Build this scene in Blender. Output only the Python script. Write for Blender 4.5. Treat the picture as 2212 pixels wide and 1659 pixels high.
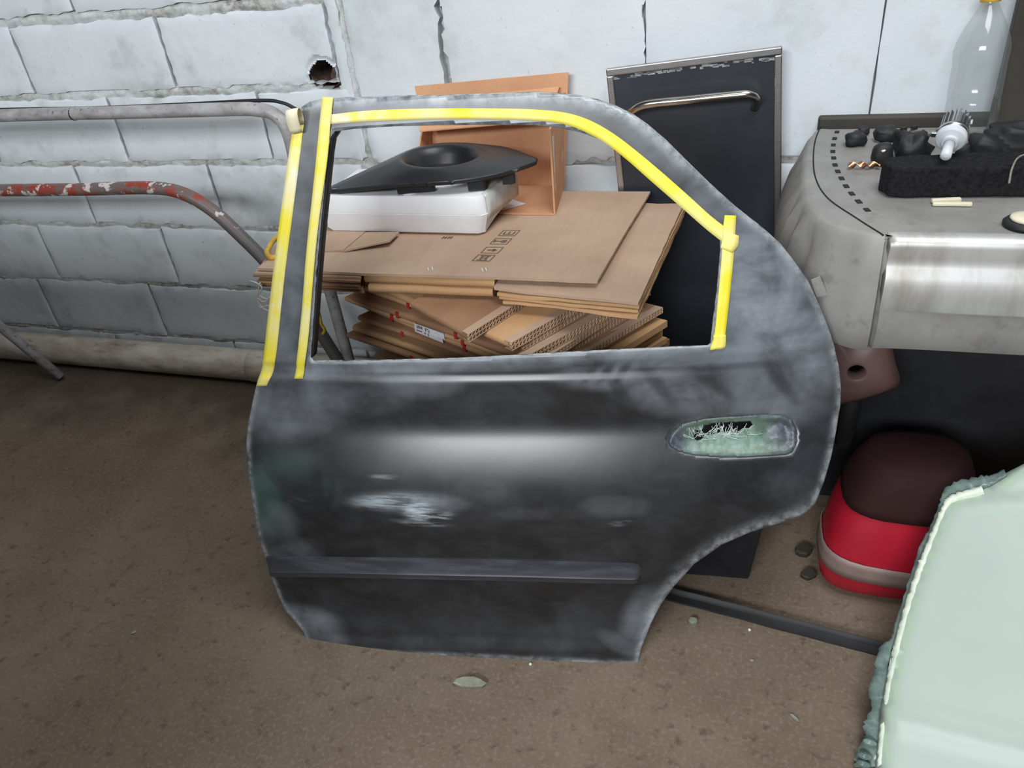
import bpy, bmesh, math, random
import numpy as np
from mathutils import Vector, Matrix, noise, geometry

for o in list(bpy.data.objects):
    bpy.data.objects.remove(o)
random.seed(4)
rng = np.random.default_rng(4)
scene = bpy.context.scene
COL = scene.collection

# ------------------------------------------------------------------ camera
FPX, CX, CY = 1660.0, 1106.0, 829.5
CAM = np.array([0.0, 0.0, 1.30])
_th, _ro, _ps = math.radians(33.3), math.radians(6.7), math.radians(20.0)
_F = np.array([-math.sin(_ps) * math.cos(_th), math.cos(_ps) * math.cos(_th), -math.sin(_th)])
_r0 = np.array([math.cos(_ps), math.sin(_ps), 0.0])
_u0 = np.cross(_r0, _F)
_R = math.cos(_ro) * _r0 - math.sin(_ro) * _u0
_U = math.cos(_ro) * _u0 + math.sin(_ro) * _r0
cd = bpy.data.cameras.new('camera')
cd.sensor_width = 36.0
cd.lens = FPX / 2212.0 * 36.0
cd.clip_start = 0.02
cam = bpy.data.objects.new('camera', cd)
COL.objects.link(cam)
m = Matrix.Identity(4)
for i in range(3):
    m[i][0], m[i][1], m[i][2], m[i][3] = _R[i], _U[i], -_F[i], CAM[i]
cam.matrix_world = m
scene.camera = cam

# ------------------------------------------------------------------ light
world = bpy.data.worlds.new('world')
scene.world = world
world.use_nodes = True
bg = world.node_tree.nodes['Background']
bg.inputs[0].default_value = (0.80, 0.88, 1.0, 1)
bg.inputs[1].default_value = 0.05


def area(name, loc, target, sx, sy, power, color):
    ld = bpy.data.lights.new(name, 'AREA')
    ld.shape = 'RECTANGLE'
    ld.size, ld.size_y = sx, sy
    ld.energy = power
    ld.color = color
    o = bpy.data.objects.new(name, ld)
    COL.objects.link(o)
    o.location = loc
    d = Vector(target) - Vector(loc)
    o.rotation_euler = d.to_track_quat('-Z', 'Y').to_euler()
    return o


# daylight through the open workshop front behind the photographer, and a roof light to the right
area('daylight_workshop_opening', (-0.9, -4.2, 3.2), (-0.6, 1.2, 0.6), 3.0, 1.1, 300, (0.93, 0.97, 1.0))
area('daylight_roof_light', (0.5, 0.55, 3.3), (0.1, 0.75, 0.0), 1.6, 1.2, 62, (0.96, 0.98, 1.0))

vs = scene.view_settings
vs.view_transform = 'Standard'
vs.look = 'None'
vs.exposure = 0.0
vs.gamma = 1.0
vs.use_curve_mapping = False

# ------------------------------------------------------------------ helpers
W = 1.85      # depth of the back wall


def ray(x, y):
    return _F + _R * ((x - CX) / FPX) - _U * ((y - CY) / FPX)


def hit(x, y, P, n):
    d = ray(x, y)
    n = np.asarray(n, float)
    return CAM + d * (np.dot(np.asarray(P, float) - CAM, n) / np.dot(d, n))


def atz(x, y, z):
    return hit(x, y, (0, 0, z), (0, 0, 1))


def aty(x, y, Y):
    return hit(x, y, (0, Y, 0), (0, 1, 0))


def proj(P):
    d = np.asarray(P, float) - CAM
    return CX + FPX * (d @ _R) / (d @ _F), CY - FPX * (d @ _U) / (d @ _F)


def nz(x, y=0.0, z=0.0):
    return noise.noise(Vector((x, y, z)))


def lerp(a, b, t):
    return np.asarray(a, float) * (1 - t) + np.asarray(b, float) * t


def nrm(v):
    v = np.asarray(v, float)
    return v / np.linalg.norm(v)


def smooth01(t):
    t = np.clip(t, 0, 1)
    return t * t * (3 - 2 * t)


def link(o, parent=None):
    COL.objects.link(o)
    if parent is not None:
        o.parent = parent
    return o


def tag(o, label=None, cat=None, group=None, kind=None):
    if label: o['label'] = label
    if cat: o['category'] = cat
    if group: o['group'] = group
    if kind: o['kind'] = kind
    return o


def origin_of(parent):
    p = np.zeros(3)
    while parent is not None:
        p = p + np.array(parent.location)
        parent = parent.parent
    return p


def thing(name, loc, label, cat, group=None):
    o = bpy.data.objects.new(name, None)
    o.empty_display_size = 0.05
    o.location = loc
    COL.objects.link(o)
    return tag(o, label, cat, group)


def mesh(name, verts, faces, mat, parent=None, smooth=False, origin=None):
    """verts in world coordinates; stored relative to the thing's base."""
    v = np.asarray([tuple(p) for p in verts], float)
    if parent is not None:
        off = origin_of(parent)
    elif origin is not None:
        off = np.asarray(origin, float)
    else:
        off = np.array([(v[:, 0].min() + v[:, 0].max()) / 2, (v[:, 1].min() + v[:, 1].max()) / 2, v[:, 2].min()])
    me = bpy.data.meshes.new(name)
    me.from_pydata([tuple(p) for p in (v - off)], [], faces)
    me.validate()
    me.update()
    bm = bmesh.new()
    bm.from_mesh(me)
    bmesh.ops.recalc_face_normals(bm, faces=bm.faces)
    bm.to_mesh(me)
    bm.free()
    if mat is not None:
        for mm in (mat if isinstance(mat, (list, tuple)) else [mat]):
            me.materials.append(mm)
    if smooth:
        me.polygons.foreach_set('use_smooth', [True] * len(me.polygons))
    o = bpy.data.objects.new(name, me)
    if parent is None:
        o.location = off
    return link(o, parent)


def bevel(o, w=0.003, seg=2, angle=40):
    b = o.modifiers.new('bevel', 'BEVEL')
    b.width = w
    b.segments = seg
    b.limit_method = 'ANGLE'
    b.angle_limit = math.radians(angle)
    return o


def autosmooth(o, ang=35):
    o.data.polygons.foreach_set('use_smooth', [True] * len(o.data.polygons))
    bm = bmesh.new()
    bm.from_mesh(o.data)
    for e in bm.edges:
        if len(e.link_faces) == 2 and e.calc_face_angle(0) > math.radians(ang):
            e.smooth = False
    bm.to_mesh(o.data)
    bm.free()
    return o


class MB:
    def __init__(s):
        s.v, s.f = [], []

    def add(s, v, f):
        k = len(s.v)
        s.v += [tuple(p) for p in v]
        s.f += [tuple(i + k for i in q) for q in f]
        return s

    def obox(s, c, ax, ay, az):
        """box with centre c and half axes"""
        c, ax, ay, az = map(lambda q: np.asarray(q, float), (c, ax, ay, az))
        v = [c + i * ax + j * ay + k * az for i in (-1, 1) for j in (-1, 1) for k in (-1, 1)]
        return s.add(v, [(0, 1, 3, 2), (4, 6, 7, 5), (0, 4, 5, 1), (2, 3, 7, 6), (0, 2, 6, 4), (1, 5, 7, 3)])

    def box(s, lo, hi):
        lo, hi = np.asarray(lo, float), np.asarray(hi, float)
        h = (hi - lo) / 2
        return s.obox((lo + hi) / 2, (h[0], 0, 0), (0, h[1], 0), (0, 0, h[2]))

    def tube(s, pts, r, seg=12, caps=True):
        pts = [np.asarray(p, float) for p in pts]
        n = len(pts)
        rr = r if hasattr(r, '__len__') else [r] * n
        k0 = len(s.v)
        t0 = nrm(pts[1] - pts[0])
        a = np.cross(t0, (0, 0, 1))
        if np.linalg.norm(a) < 1e-3: a = np.cross(t0, (1, 0, 0))
        a = nrm(a)
        for i in range(n):
            t = nrm(pts[min(i + 1, n - 1)] - pts[max(i - 1, 0)])
            a = nrm(a - t * np.dot(a, t))
            b = np.cross(t, a)
            for j in range(seg):
                th = 2 * math.pi * j / seg
                s.v.append(tuple(pts[i] + rr[i] * (math.cos(th) * a + math.sin(th) * b)))
        for i in range(n - 1):
            for j in range(seg):
                j2 = (j + 1) % seg
                s.f.append((k0 + i * seg + j, k0 + i * seg + j2, k0 + (i + 1) * seg + j2, k0 + (i + 1) * seg + j))
        if caps:
            s.f.append(tuple(k0 + j for j in range(seg))[::-1])
            s.f.append(tuple(k0 + (n - 1) * seg + j for j in range(seg)))
        return s

    def lathe(s, base, axis, prof, seg=32, side=None):
        """prof: list of (radius, height along axis)"""
        base, axis = np.asarray(base, float), nrm(axis)
        a = np.cross(axis, (0, 1, 0) if side is None else side)
        if np.linalg.norm(a) < 1e-3: a = np.cross(axis, (1, 0, 0))
        a = nrm(a)
        b = np.cross(axis, a)
        k0 = len(s.v)
        for r, h in prof:
            for j in range(seg):
                th = 2 * math.pi * j / seg
                s.v.append(tuple(base + axis * h + r * (math.cos(th) * a + math.sin(th) * b)))
        for i in range(len(prof) - 1):
            for j in range(seg):
                j2 = (j + 1) % seg
                s.f.append((k0 + i * seg + j, k0 + i * seg + j2, k0 + (i + 1) * seg + j2, k0 + (i + 1) * seg + j))
        return s

    def prism(s, poly, z0, z1):
        """poly list of xy (or xyz for top with z added), horizontal caps"""
        n = len(poly)
        k = len(s.v)
        for p in poly: s.v.append((p[0], p[1], z0))
        for p in poly: s.v.append((p[0], p[1], z1))
        s.f.append(tuple(k + i for i in range(n))[::-1])
        s.f.append(tuple(k + n + i for i in range(n)))
        for i in range(n):
            j = (i + 1) % n
            s.f.append((k + i, k + j, k + n + j, k + n + i))
        return s

    def build(s, name, mat, parent=None, smooth=False, origin=None):
        return mesh(name, s.v, s.f, mat, parent, smooth, origin)


def catmull(pts, n=8):
    P = [np.asarray(p, float) for p in pts]
    P = [2 * P[0] - P[1]] + P + [2 * P[-1] - P[-2]]
    out = []
    for i in range(1, len(P) - 2):
        for k in range(n):
            t = k / n
            a, b, c, d = P[i - 1], P[i], P[i + 1], P[i + 2]
            out.append(0.5 * (2 * b + (c - a) * t + (2 * a - 5 * b + 4 * c - d) * t * t + (3 * b - a - 3 * c + d) * t ** 3))
    out.append(P[-2])
    return out


def resample(poly, step, closed=True):
    P = [np.asarray(p, float) for p in poly]
    if closed: P = P + [P[0]]
    out = []
    for a, b in zip(P[:-1], P[1:]):
        k = max(1, int(round(np.linalg.norm(b - a) / step)))
        out += [a + (b - a) * i / k for i in range(k)]
    if not closed: out.append(P[-1])
    return out


# ------------------------------------------------------------------ materials
def lin(r, g, b):
    def c(x):
        x /= 255.0
        return x / 12.92 if x <= 0.04045 else ((x + 0.055) / 1.055) ** 2.4
    return (c(r), c(g), c(b), 1.0)


class NT:
    def __init__(s, name):
        s.m = bpy.data.materials.new(name)
        s.m.use_nodes = True
        s.t = s.m.node_tree
        s.b = s.t.nodes['Principled BSDF']
        s.tc = s.t.nodes.new('ShaderNodeTexCoord')

    def n(s, typ, **kw):
        o = s.t.nodes.new(typ)
        for k, v in kw.items(): setattr(o, k, v)
        return o

    def l(s, a, b):
        s.t.links.new(a, b)

    def coords(s, scale=(1, 1, 1), obj=True):
        mp = s.n('ShaderNodeMapping')
        mp.inputs['Scale'].default_value = scale
        s.l(s.tc.outputs['Object' if obj else 'Generated'], mp.inputs['Vector'])
        return mp.outputs[0]

    def noise(s, scale, detail=4, rough=0.55, vec=None, dist=0.0):
        o = s.n('ShaderNodeTexNoise')
        o.inputs['Scale'].default_value = scale
        o.inputs['Detail'].default_value = detail
        o.inputs['Roughness'].default_value = rough
        o.inputs['Distortion'].default_value = dist
        s.l(vec if vec is not None else s.coords(), o.inputs['Vector'])
        return o.outputs['Fac']

    def ramp(s, fac, *stops):
        o = s.n('ShaderNodeValToRGB')
        e = o.color_ramp.elements
        while len(e) < len(stops): e.new(0.5)
        for i, (p, c) in enumerate(stops):
            e[i].position = p
            e[i].color = c if hasattr(c, '__len__') else (c, c, c, 1)
        s.l(fac, o.inputs[0])
        return o.outputs[0]

    def mix(s, fac, a, b, typ='MIX'):
        o = s.n('ShaderNodeMixRGB', blend_type=typ)
        for i, v in ((0, fac), (1, a), (2, b)):
            if hasattr(v, 'links') or hasattr(v, 'node'):
                s.l(v, o.inputs[i])
            else:
                o.inputs[i].default_value = v
        return o.outputs[0]

    def math(s, op, a, b=0.0):
        o = s.n('ShaderNodeMath', operation=op)
        for i, v in ((0, a), (1, b)):
            if hasattr(v, 'node'): s.l(v, o.inputs[i])
            else: o.inputs[i].default_value = v
        return o.outputs[0]

    def attr(s, name):
        o = s.n('ShaderNodeAttribute', attribute_name=name)
        return o.outputs['Fac']

    def bump(s, h, strength=0.3, dist=0.002):
        o = s.n('ShaderNodeBump')
        o.inputs['Strength'].default_value = strength
        o.inputs['Distance'].default_value = dist
        s.l(h, o.inputs['Height'])
        s.l(o.outputs[0], s.b.inputs['Normal'])

    def set(s, **kw):
        for k, v in kw.items():
            k = k.replace('_', ' ')
            if hasattr(v, 'node'): s.l(v, s.b.inputs[k])
            else: s.b.inputs[k].default_value = v
        return s.m


def simple(name, c1, c2=None, scale=20, rough=0.6, metal=0.0, bump=0.0, bdist=0.001, lo=0.35, hi=0.65, spec=0.5, stretch=(1, 1, 1), detail=5):
    t = NT(name)
    c2 = c2 or tuple(x * 0.8 for x in c1[:3]) + (1,)
    f = t.noise(scale, detail, 0.6, t.coords(stretch))
    t.set(Base_Color=t.mix(t.ramp(f, (lo, 0.0), (hi, 1.0)), c1, c2), Roughness=rough, Metallic=metal)
    t.b.inputs['Specular IOR Level'].default_value = spec
    if bump: t.bump(t.noise(scale * 4, 4, 0.6, t.coords(stretch)), bump, bdist)
    return t.m


def make_paint_wall(name, dirt=0.5):
    t = NT(name)
    g = t.n('ShaderNodeNewGeometry')
    pos = g.outputs['Position']
    n1 = t.noise(2.2, 5, 0.6, pos)
    n2 = t.noise(14, 6, 0.65, pos)
    n3 = t.noise(90, 4, 0.6, pos)
    base = t.mix(t.ramp(n1, (0.35, 0.0), (0.7, 1.0)), lin(218, 223, 227), lin(202, 209, 212))
    mask = t.ramp(t.math('MULTIPLY', n1, n2), (0.27, 0.0), (0.42, dirt))
    col = t.mix(mask, base, lin(150, 150, 138))
    spots = t.ramp(n3, (0.67, 0.0), (0.74, 0.5))
    col = t.mix(spots, col, lin(128, 130, 128))
    t.set(Base_Color=col, Roughness=0.75)
    t.bump(t.mix(0.5, n2, n3), 0.25, 0.004)
    return t.m


M = {}
M['block'] = make_paint_wall('painted_block', 0.45)
M['slab'] = make_paint_wall('painted_plaster', 0.25)
M['mortar'] = NT('rough_mortar')
t = M['mortar']
g = t.n('ShaderNodeNewGeometry').outputs['Position']
a1, a2 = t.noise(9, 6, 0.7, g), t.noise(60, 5, 0.7, g)
t.set(Base_Color=t.mix(t.ramp(a1, (0.38, 0.0), (0.62, 1.0)), lin(210, 214, 215), t.mix(t.ramp(a2, (0.4, 0.), (0.6, 1.)), lin(196, 196, 190), lin(146, 144, 138))), Roughness=0.9)
t.bump(a2, 0.6, 0.006)
M['mortar'] = t.m

t = NT('brown_concrete_floor')
g = t.n('ShaderNodeNewGeometry').outputs['Position']
a1, a2, a3, a4 = t.noise(1.3, 4, 0.6, g), t.noise(7, 6, 0.6, g), t.noise(38, 5, 0.62, g), t.noise(120, 3, 0.6, g)
col = t.mix(t.ramp(a1, (0.36, 0.), (0.64, 1.)), lin(128, 114, 98), lin(108, 94, 80))
col = t.mix(t.ramp(a2, (0.40, 0.), (0.72, 0.7)), col, lin(104, 88, 74))
col = t.mix(t.ramp(a3, (0.56, 0.), (0.70, 0.75)), col, lin(82, 68, 56))
col = t.mix(t.ramp(a4, (0.30, 0.35), (0.5, 0.0)), col, lin(150, 140, 124))
# darker brown towards the foot of the wall, with an irregular edge
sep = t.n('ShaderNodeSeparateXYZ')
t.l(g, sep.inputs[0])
toward_wall = t.math('ADD', sep.outputs['Y'], t.math('MULTIPLY', t.math('SUBTRACT', a2, 0.5), 0.7))
col = t.mix(t.ramp(t.math('MULTIPLY', toward_wall, 0.5), (0.66, 0.), (0.84, 0.62)), col, lin(58, 48, 40))
t.set(Base_Color=col, Roughness=0.85)
t.b.inputs['Specular IOR Level'].default_value = 0.25
t.bump(t.mix(0.5, a3, a4), 0.45, 0.003)
M['floor'] = t.m

# door skin: black sanded gelcoat with dust patches given per vertex
t = NT('sanded_black_door')
dust, edge, green, white = t.attr('dust'), t.attr('edge'), t.attr('green'), t.attr('white')
ob = t.coords()
st = t.coords((2.0, 2.0, 9.0))
s1 = t.noise(5, 6, 0.65, st)
s2 = t.noise(9, 5, 0.6, ob, 0.4)
s3 = t.noise(45, 5, 0.65, ob)
f = t.math('MULTIPLY', dust, t.ramp(t.mix(0.22, s2, s1), (0.33, 0.25), (0.64, 1.3)))
s5 = t.noise(13, 6, 0.62, t.coords((1.0, 1.0, 2.2)), 0.8)
base = t.mix(t.ramp(t.mix(0.5, s2, s5), (0.44, 0.), (0.72, 1.)), lin(18, 19, 22), lin(42, 44, 48))
col = t.mix(f, base, lin(150, 157, 166))
col = t.mix(t.math('MULTIPLY', green, t.ramp(s2, (0.35, 0.), (0.6, 1.))), col, lin(74, 108, 96))
s4 = t.noise(16, 5, 0.65, t.coords((1.0, 1.0, 9.0)))
col = t.mix(t.math('MULTIPLY', t.math('MULTIPLY', white, 1.5), t.ramp(s4, (0.40, 0.0), (0.58, 1.0))), col, lin(190, 203, 208))
col = t.mix(t.math('MULTIPLY', edge, t.ramp(s3, (0.36, 0.25), (0.6, 1.0))), col, lin(178, 184, 188))
t.set(Base_Color=col, Roughness=t.ramp(f, (0.0, 0.32), (0.7, 0.58)))
t.b.inputs['Specular IOR Level'].default_value = 0.75
t.bump(s1, 0.05, 0.001)
M['door'] = t.m

t = NT('cut_fibreglass_edge')
a1 = t.noise(60, 4, 0.6)
t.set(Base_Color=t.mix(t.ramp(a1, (0.35, 0.), (0.6, 1.)), lin(60, 66, 70), lin(186, 192, 192)), Roughness=0.7)
M['door_edge'] = t.m

t = NT('yellow_masking_tape')
a1 = t.noise(11, 3, 0.5)
a2 = t.noise(26, 4, 0.6)
col = t.mix(t.ramp(a1, (0.45, 0.), (0.62, 0.85)), lin(243, 226, 48), lin(240, 229, 150))
dm = t.math('MULTIPLY', t.attr('dusty'), t.ramp(a2, (0.4, 0.2), (0.6, 1.0)))
col = t.mix(dm, col, lin(236, 236, 230))
t.set(Base_Color=col, Roughness=0.55)
M['tape'] = t.m
M['tape_back'] = simple('tape_back', lin(245, 238, 214), lin(236, 226, 190), 30, 0.7)

t = NT('green_fibreglass_patch')
a1, a2 = t.noise(28, 4, 0.6), t.noise(90, 4, 0.6)
gm = t.attr('grey')
col = t.mix(t.ramp(a1, (0.35, 0.), (0.65, 1.)), lin(132, 160, 150), lin(92, 112, 88))
col = t.mix(t.math('MULTIPLY', gm, 1.0), col, t.mix(t.ramp(a2, (0.3, 0.), (0.7, 1.)), lin(92, 96, 104), lin(58, 62, 70)))
t.set(Base_Color=col, Roughness=0.4)
t.bump(t.mix(0.5, a1, a2), 0.5, 0.004)
M['patch'] = t.m
M['fibre'] = simple('glass_fibre', lin(205, 218, 212), lin(180, 196, 188), 60, 0.4)

t = NT('moulding_black')
s1 = t.noise(4, 4, 0.6, t.coords((1.5, 1.5, 8)))
t.set(Base_Color=t.mix(t.ramp(s1, (0.45, 0.), (0.75, 1.)), lin(54, 56, 63), lin(86, 90, 98)), Roughness=0.42)
M['moulding'] = t.m


def cardboard(name, c1, c2):
    t = NT(name)
    g = t.coords()
    a = t.noise(4, 4, 0.55, g)
    b = t.noise(120, 3, 0.6, t.coords((1, 0.12, 1)))
    col = t.mix(t.ramp(a, (0.35, 0.), (0.65, 1.)), c1, c2)
    col = t.mix(t.ramp(b, (0.45, 0.), (0.7, 0.25)), col, tuple(x * 0.7 for x in c1[:3]) + (1,))
    t.set(Base_Color=col, Roughness=0.8)
    t.b.inputs['Specular IOR Level'].default_value = 0.25
    t.bump(a, 0.15, 0.006)
    return t.m


M['card'] = cardboard('cardboard', lin(190, 163, 140), lin(174, 146, 123))
M['card2'] = cardboard('cardboard_tan', lin(200, 160, 118), lin(184, 144, 104))
M['card3'] = cardboard('cardboard_dull', lin(168, 130, 100), lin(142, 106, 80))
M['card_orange'] = cardboard('cardboard_orange', lin(214, 164, 126), lin(196, 144, 108))
M['flute'] = simple('corrugated_flutes', lin(206, 172, 138), lin(170, 134, 102), 40, 0.85)
M['ink'] = simple('black_ink', lin(96, 82, 74), lin(112, 96, 84), 60, 0.8)
M['red_ink'] = simple('red_ink', lin(190, 40, 48), lin(160, 40, 44), 30, 0.6)
M['paper'] = simple('white_paper', lin(228, 228, 232), lin(214, 212, 214), 20, 0.7)
M['steel_wire'] = simple('staple_steel', lin(235, 235, 230), lin(220, 220, 215), 20, 0.3, 0.3)
M['styro'] = simple('white_styrofoam', lin(238, 240, 243), lin(228, 229, 232), 7, 0.7, bump=0.12, bdist=0.001)
M['styro_tape'] = simple('cloudy_clear_tape', lin(206, 205, 204), lin(190, 188, 186), 24, 0.22, bump=0.3, bdist=0.003)
M['black_plastic'] = simple('satin_black_plastic', lin(40, 42, 46), lin(34, 36, 40), 12, 0.38)
M['black_rubber'] = simple('black_rubber', lin(20, 20, 22), lin(28, 28, 30), 20, 0.6)
M['black_foam'] = simple('black_foam', lin(46, 45, 47), lin(28, 28, 30), 160, 0.95, bump=0.8, bdist=0.003, spec=0.1)
M['dark_panel'] = simple('dark_glass_panel', lin(34, 38, 44), lin(48, 52, 60), 3, 0.36)
M['panel_dust'] = simple('chalky_dust', lin(170, 174, 174), lin(96, 100, 104), 60, 0.85, stretch=(1, 1, 3))
M['steel'] = simple('brushed_steel', lin(186, 184, 184), lin(166, 164, 166), 30, 0.34, 1.0, stretch=(1, 1, 12))
M['chrome'] = simple('polished_steel', lin(205, 200, 192), lin(186, 178, 168), 25, 0.2, 1.0)

t = NT('worn_grey_tube')
a = t.noise(26, 5, 0.65, t.coords((0.6, 1, 1)))
b = t.noise(70, 3, 0.6)
col = t.mix(t.ramp(a, (0.4, 0.), (0.62, 1.)), lin(170, 168, 168), lin(138, 134, 134))
col = t.mix(t.ramp(b, (0.62, 0.), (0.7, 0.7)), col, lin(74, 70, 68))
t.set(Base_Color=col, Roughness=0.45)
M['tube_grey'] = t.m
t = NT('flaking_red_tube')
a = t.noise(13, 5, 0.7, t.coords((0.7, 1, 1)))
b = t.noise(30, 4, 0.6)
col = t.mix(t.ramp(a, (0.44, 0.), (0.5, 1.)), lin(150, 66, 52), lin(112, 100, 96))
col = t.mix(t.ramp(b, (0.56, 0.), (0.6, 1.)), col, lin(206, 202, 198))
far = t.n('ShaderNodeNewGeometry').outputs['Position']
sp = t.n('ShaderNodeSeparateXYZ')
t.l(far, sp.inputs[0])
col = t.mix(t.ramp(t.math('SUBTRACT', t.math('ADD', t.math('MULTIPLY', sp.outputs['Z'], 1.0), t.math('MULTIPLY', a, 0.12)), 0.0), (0.66, 1.0), (0.74, 0.0)), col, lin(92, 88, 86))
t.set(Base_Color=col, Roughness=0.45)
M['tube_red'] = t.m

t = NT('grimy_white_pipe')
a = t.noise(7, 6, 0.7, t.coords((0.8, 2, 2)))
b = t.noise(30, 4, 0.6, t.coords((0.3, 1, 1)))
col = t.mix(t.ramp(a, (0.36, 0.), (0.6, 1.)), lin(214, 206, 192), lin(172, 158, 140))
col = t.mix(t.ramp(b, (0.58, 0.), (0.75, 0.7)), col, lin(96, 82, 70))
t.set(Base_Color=col, Roughness=0.5)
M['pvc'] = t.m

t = NT('grey_dusty_bumper')
a = t.noise(6, 6, 0.65)
b = t.noise(30, 4, 0.6)
col = t.mix(t.ramp(a, (0.35, 0.), (0.65, 1.)), lin(146, 144, 140), lin(122, 120, 117))
col = t.mix(t.ramp(b, (0.56, 0.), (0.72, 0.5)), col, lin(104, 100, 96))
t.set(Base_Color=col, Roughness=0.55)
M['bumper'] = t.m
t = NT('stained_steel_plate')
a = t.noise(7, 6, 0.65, t.coords((1.6, 1, 0.35)))
col = t.mix(t.ramp(a, (0.42, 0.), (0.68, 1.)), lin(212, 212, 210), lin(160, 154, 144))
t.set(Base_Color=col, Roughness=0.45, Metallic=0.5)
M['plate'] = t.m
M['slot'] = simple('dark_slot', lin(22, 21, 20), None, 20, 0.8)
M['dark_board'] = simple('gap_shade_brown', lin(58, 54, 46), lin(44, 41, 36), 6, 0.6)
M['dark_box'] = simple('cabinet_shade_dark', lin(34, 35, 40), lin(22, 22, 26), 8, 0.5)
M['red_in_shade'] = simple('shaded_red_plastic', lin(46, 22, 22), lin(34, 18, 18), 6, 0.75, spec=0.2)  # dark tone for the bumper's shadow on the red body
M['red'] = simple('red_plastic', lin(172, 26, 46), lin(150, 20, 38), 6, 0.4)
M['band'] = simple('grey_band', lin(140, 118, 112), lin(112, 96, 92), 8, 0.5)
M['cowl'] = simple('pinkish_grey_plastic', lin(118, 100, 96), lin(104, 70, 70), 4, 0.5)
t = NT('mint_gelcoat')
a, b, c = t.noise(3, 4, 0.5), t.noise(22, 5, 0.6), t.noise(9, 3, 0.5)
eg = t.attr('edge')
col = t.mix(t.ramp(a, (0.35, 0.), (0.7, 1.)), lin(174, 188, 178), lin(165, 178, 171))
col = t.mix(t.ramp(c, (0.66, 0.), (0.8, 0.55)), col, lin(150, 200, 156))
col = t.mix(t.math('MULTIPLY', eg, t.ramp(b, (0.3, 0.2), (0.6, 1.0))), col, lin(172, 196, 164))
t.set(Base_Color=col, Roughness=0.42)
t.b.inputs['Subsurface Weight'].default_value = 0.0
M['mint'] = t.m
M['mint_rim'] = simple('pale_gelcoat_rim', lin(226, 230, 214), lin(196, 210, 190), 26, 0.55, bump=0.5, bdist=0.004)
t = NT('bare_resin_edge')
a = t.noise(40, 4, 0.6)
t.set(Base_Color=t.mix(t.ramp(a, (0.35, 0.), (0.65, 1.)), lin(150, 172, 162), lin(110, 130, 128)), Roughness=0.25, Alpha=0.82)
t.b.inputs['Transmission Weight'].default_value = 0.25
M['resin'] = t.m
M['led_alu'] = simple('aluminium', lin(200, 202, 205), None, 40, 0.28, 1.0)
M['led_white'] = simple('milky_diffuser', lin(206, 210, 212), lin(196, 202, 206), 40, 0.35)
M['cream'] = simple('cream_plastic', lin(222, 214, 190), lin(206, 196, 170), 20, 0.5)
M['copper'] = simple('copper_braid', lin(196, 150, 118), lin(120, 82, 60), 60, 0.25, 0.9)
M['yellow'] = simple('yellow_plastic', lin(222, 180, 60), lin(180, 140, 50), 30, 0.5)
M['string'] = simple('white_cotton', lin(200, 196, 188), lin(170, 164, 156), 60, 0.9)
M['cable'] = simple('pale_cable', lin(150, 144, 128), lin(110, 104, 92), 60, 0.5)
t = NT('clear_bottle_plastic')
fr = t.n('ShaderNodeLayerWeight')
fr.inputs['Blend'].default_value = 0.35
tr = t.n('ShaderNodeBsdfTransparent')
tr.inputs[0].default_value = (0.93, 0.94, 0.94, 1)
gl = t.n('ShaderNodeBsdfGlossy')
gl.inputs['Roughness'].default_value = 0.07
t.set(Base_Color=lin(200, 204, 202), Roughness=0.25)
m1 = t.n('ShaderNodeMixShader')
m1.inputs[0].default_value = 0.55
t.l(t.b.outputs[0], m1.inputs[1])
t.l(gl.outputs[0], m1.inputs[2])
mx = t.n('ShaderNodeMixShader')
t.l(t.ramp(fr.outputs['Facing'], (0.0, 0.07), (0.7, 0.20), (1.0, 0.8)), mx.inputs[0])
t.l(tr.outputs[0], mx.inputs[1])
t.l(m1.outputs[0], mx.inputs[2])
t.l(mx.outputs[0], t.t.nodes['Material Output'].inputs[0])
M['bottle'] = t.m
M['chip'] = simple('grey_green_chip', lin(150, 152, 138), lin(120, 122, 108), 40, 0.5)
M['cavity'] = simple('crumbled_clay', lin(120, 96, 84), lin(66, 54, 50), 40, 0.95, bump=0.6, bdist=0.004)

# ------------------------------------------------------------------ floor and back wall
fl = MB()
fl.box((-4.2, -5.0, -0.12), (3.2, W + 0.25, 0.0))
tag(fl.build('floor', M['floor'], origin=(0, 0, 0)), 'brown stained concrete floor', kind='structure')

LV = [-0.104, 0.0965, 0.296, 0.4995, 0.6985, 0.897, 1.0965, 1.297, 1.497, 1.70]
HOLE = aty(698, 160, W)
pw = MB()  # unseen low wall, added to shade the lower left wall and floor
pw.box((-4.2, -0.14, 0.0), (-0.84, 0.0, 1.29))
pw.box((-4.2, -0.17, 1.29), (-0.81, 0.03, 1.33))
tag(pw.build('added_light_blocker', None), 'low partition wall beside the photographer', kind='structure')  # added unseen wall, only there to block light


def bed(z):
    return min(abs(z - q) for q in LV)


def grade(lo, hi, step):
    return list(np.arange(lo, hi - 1e-6, step))


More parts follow.
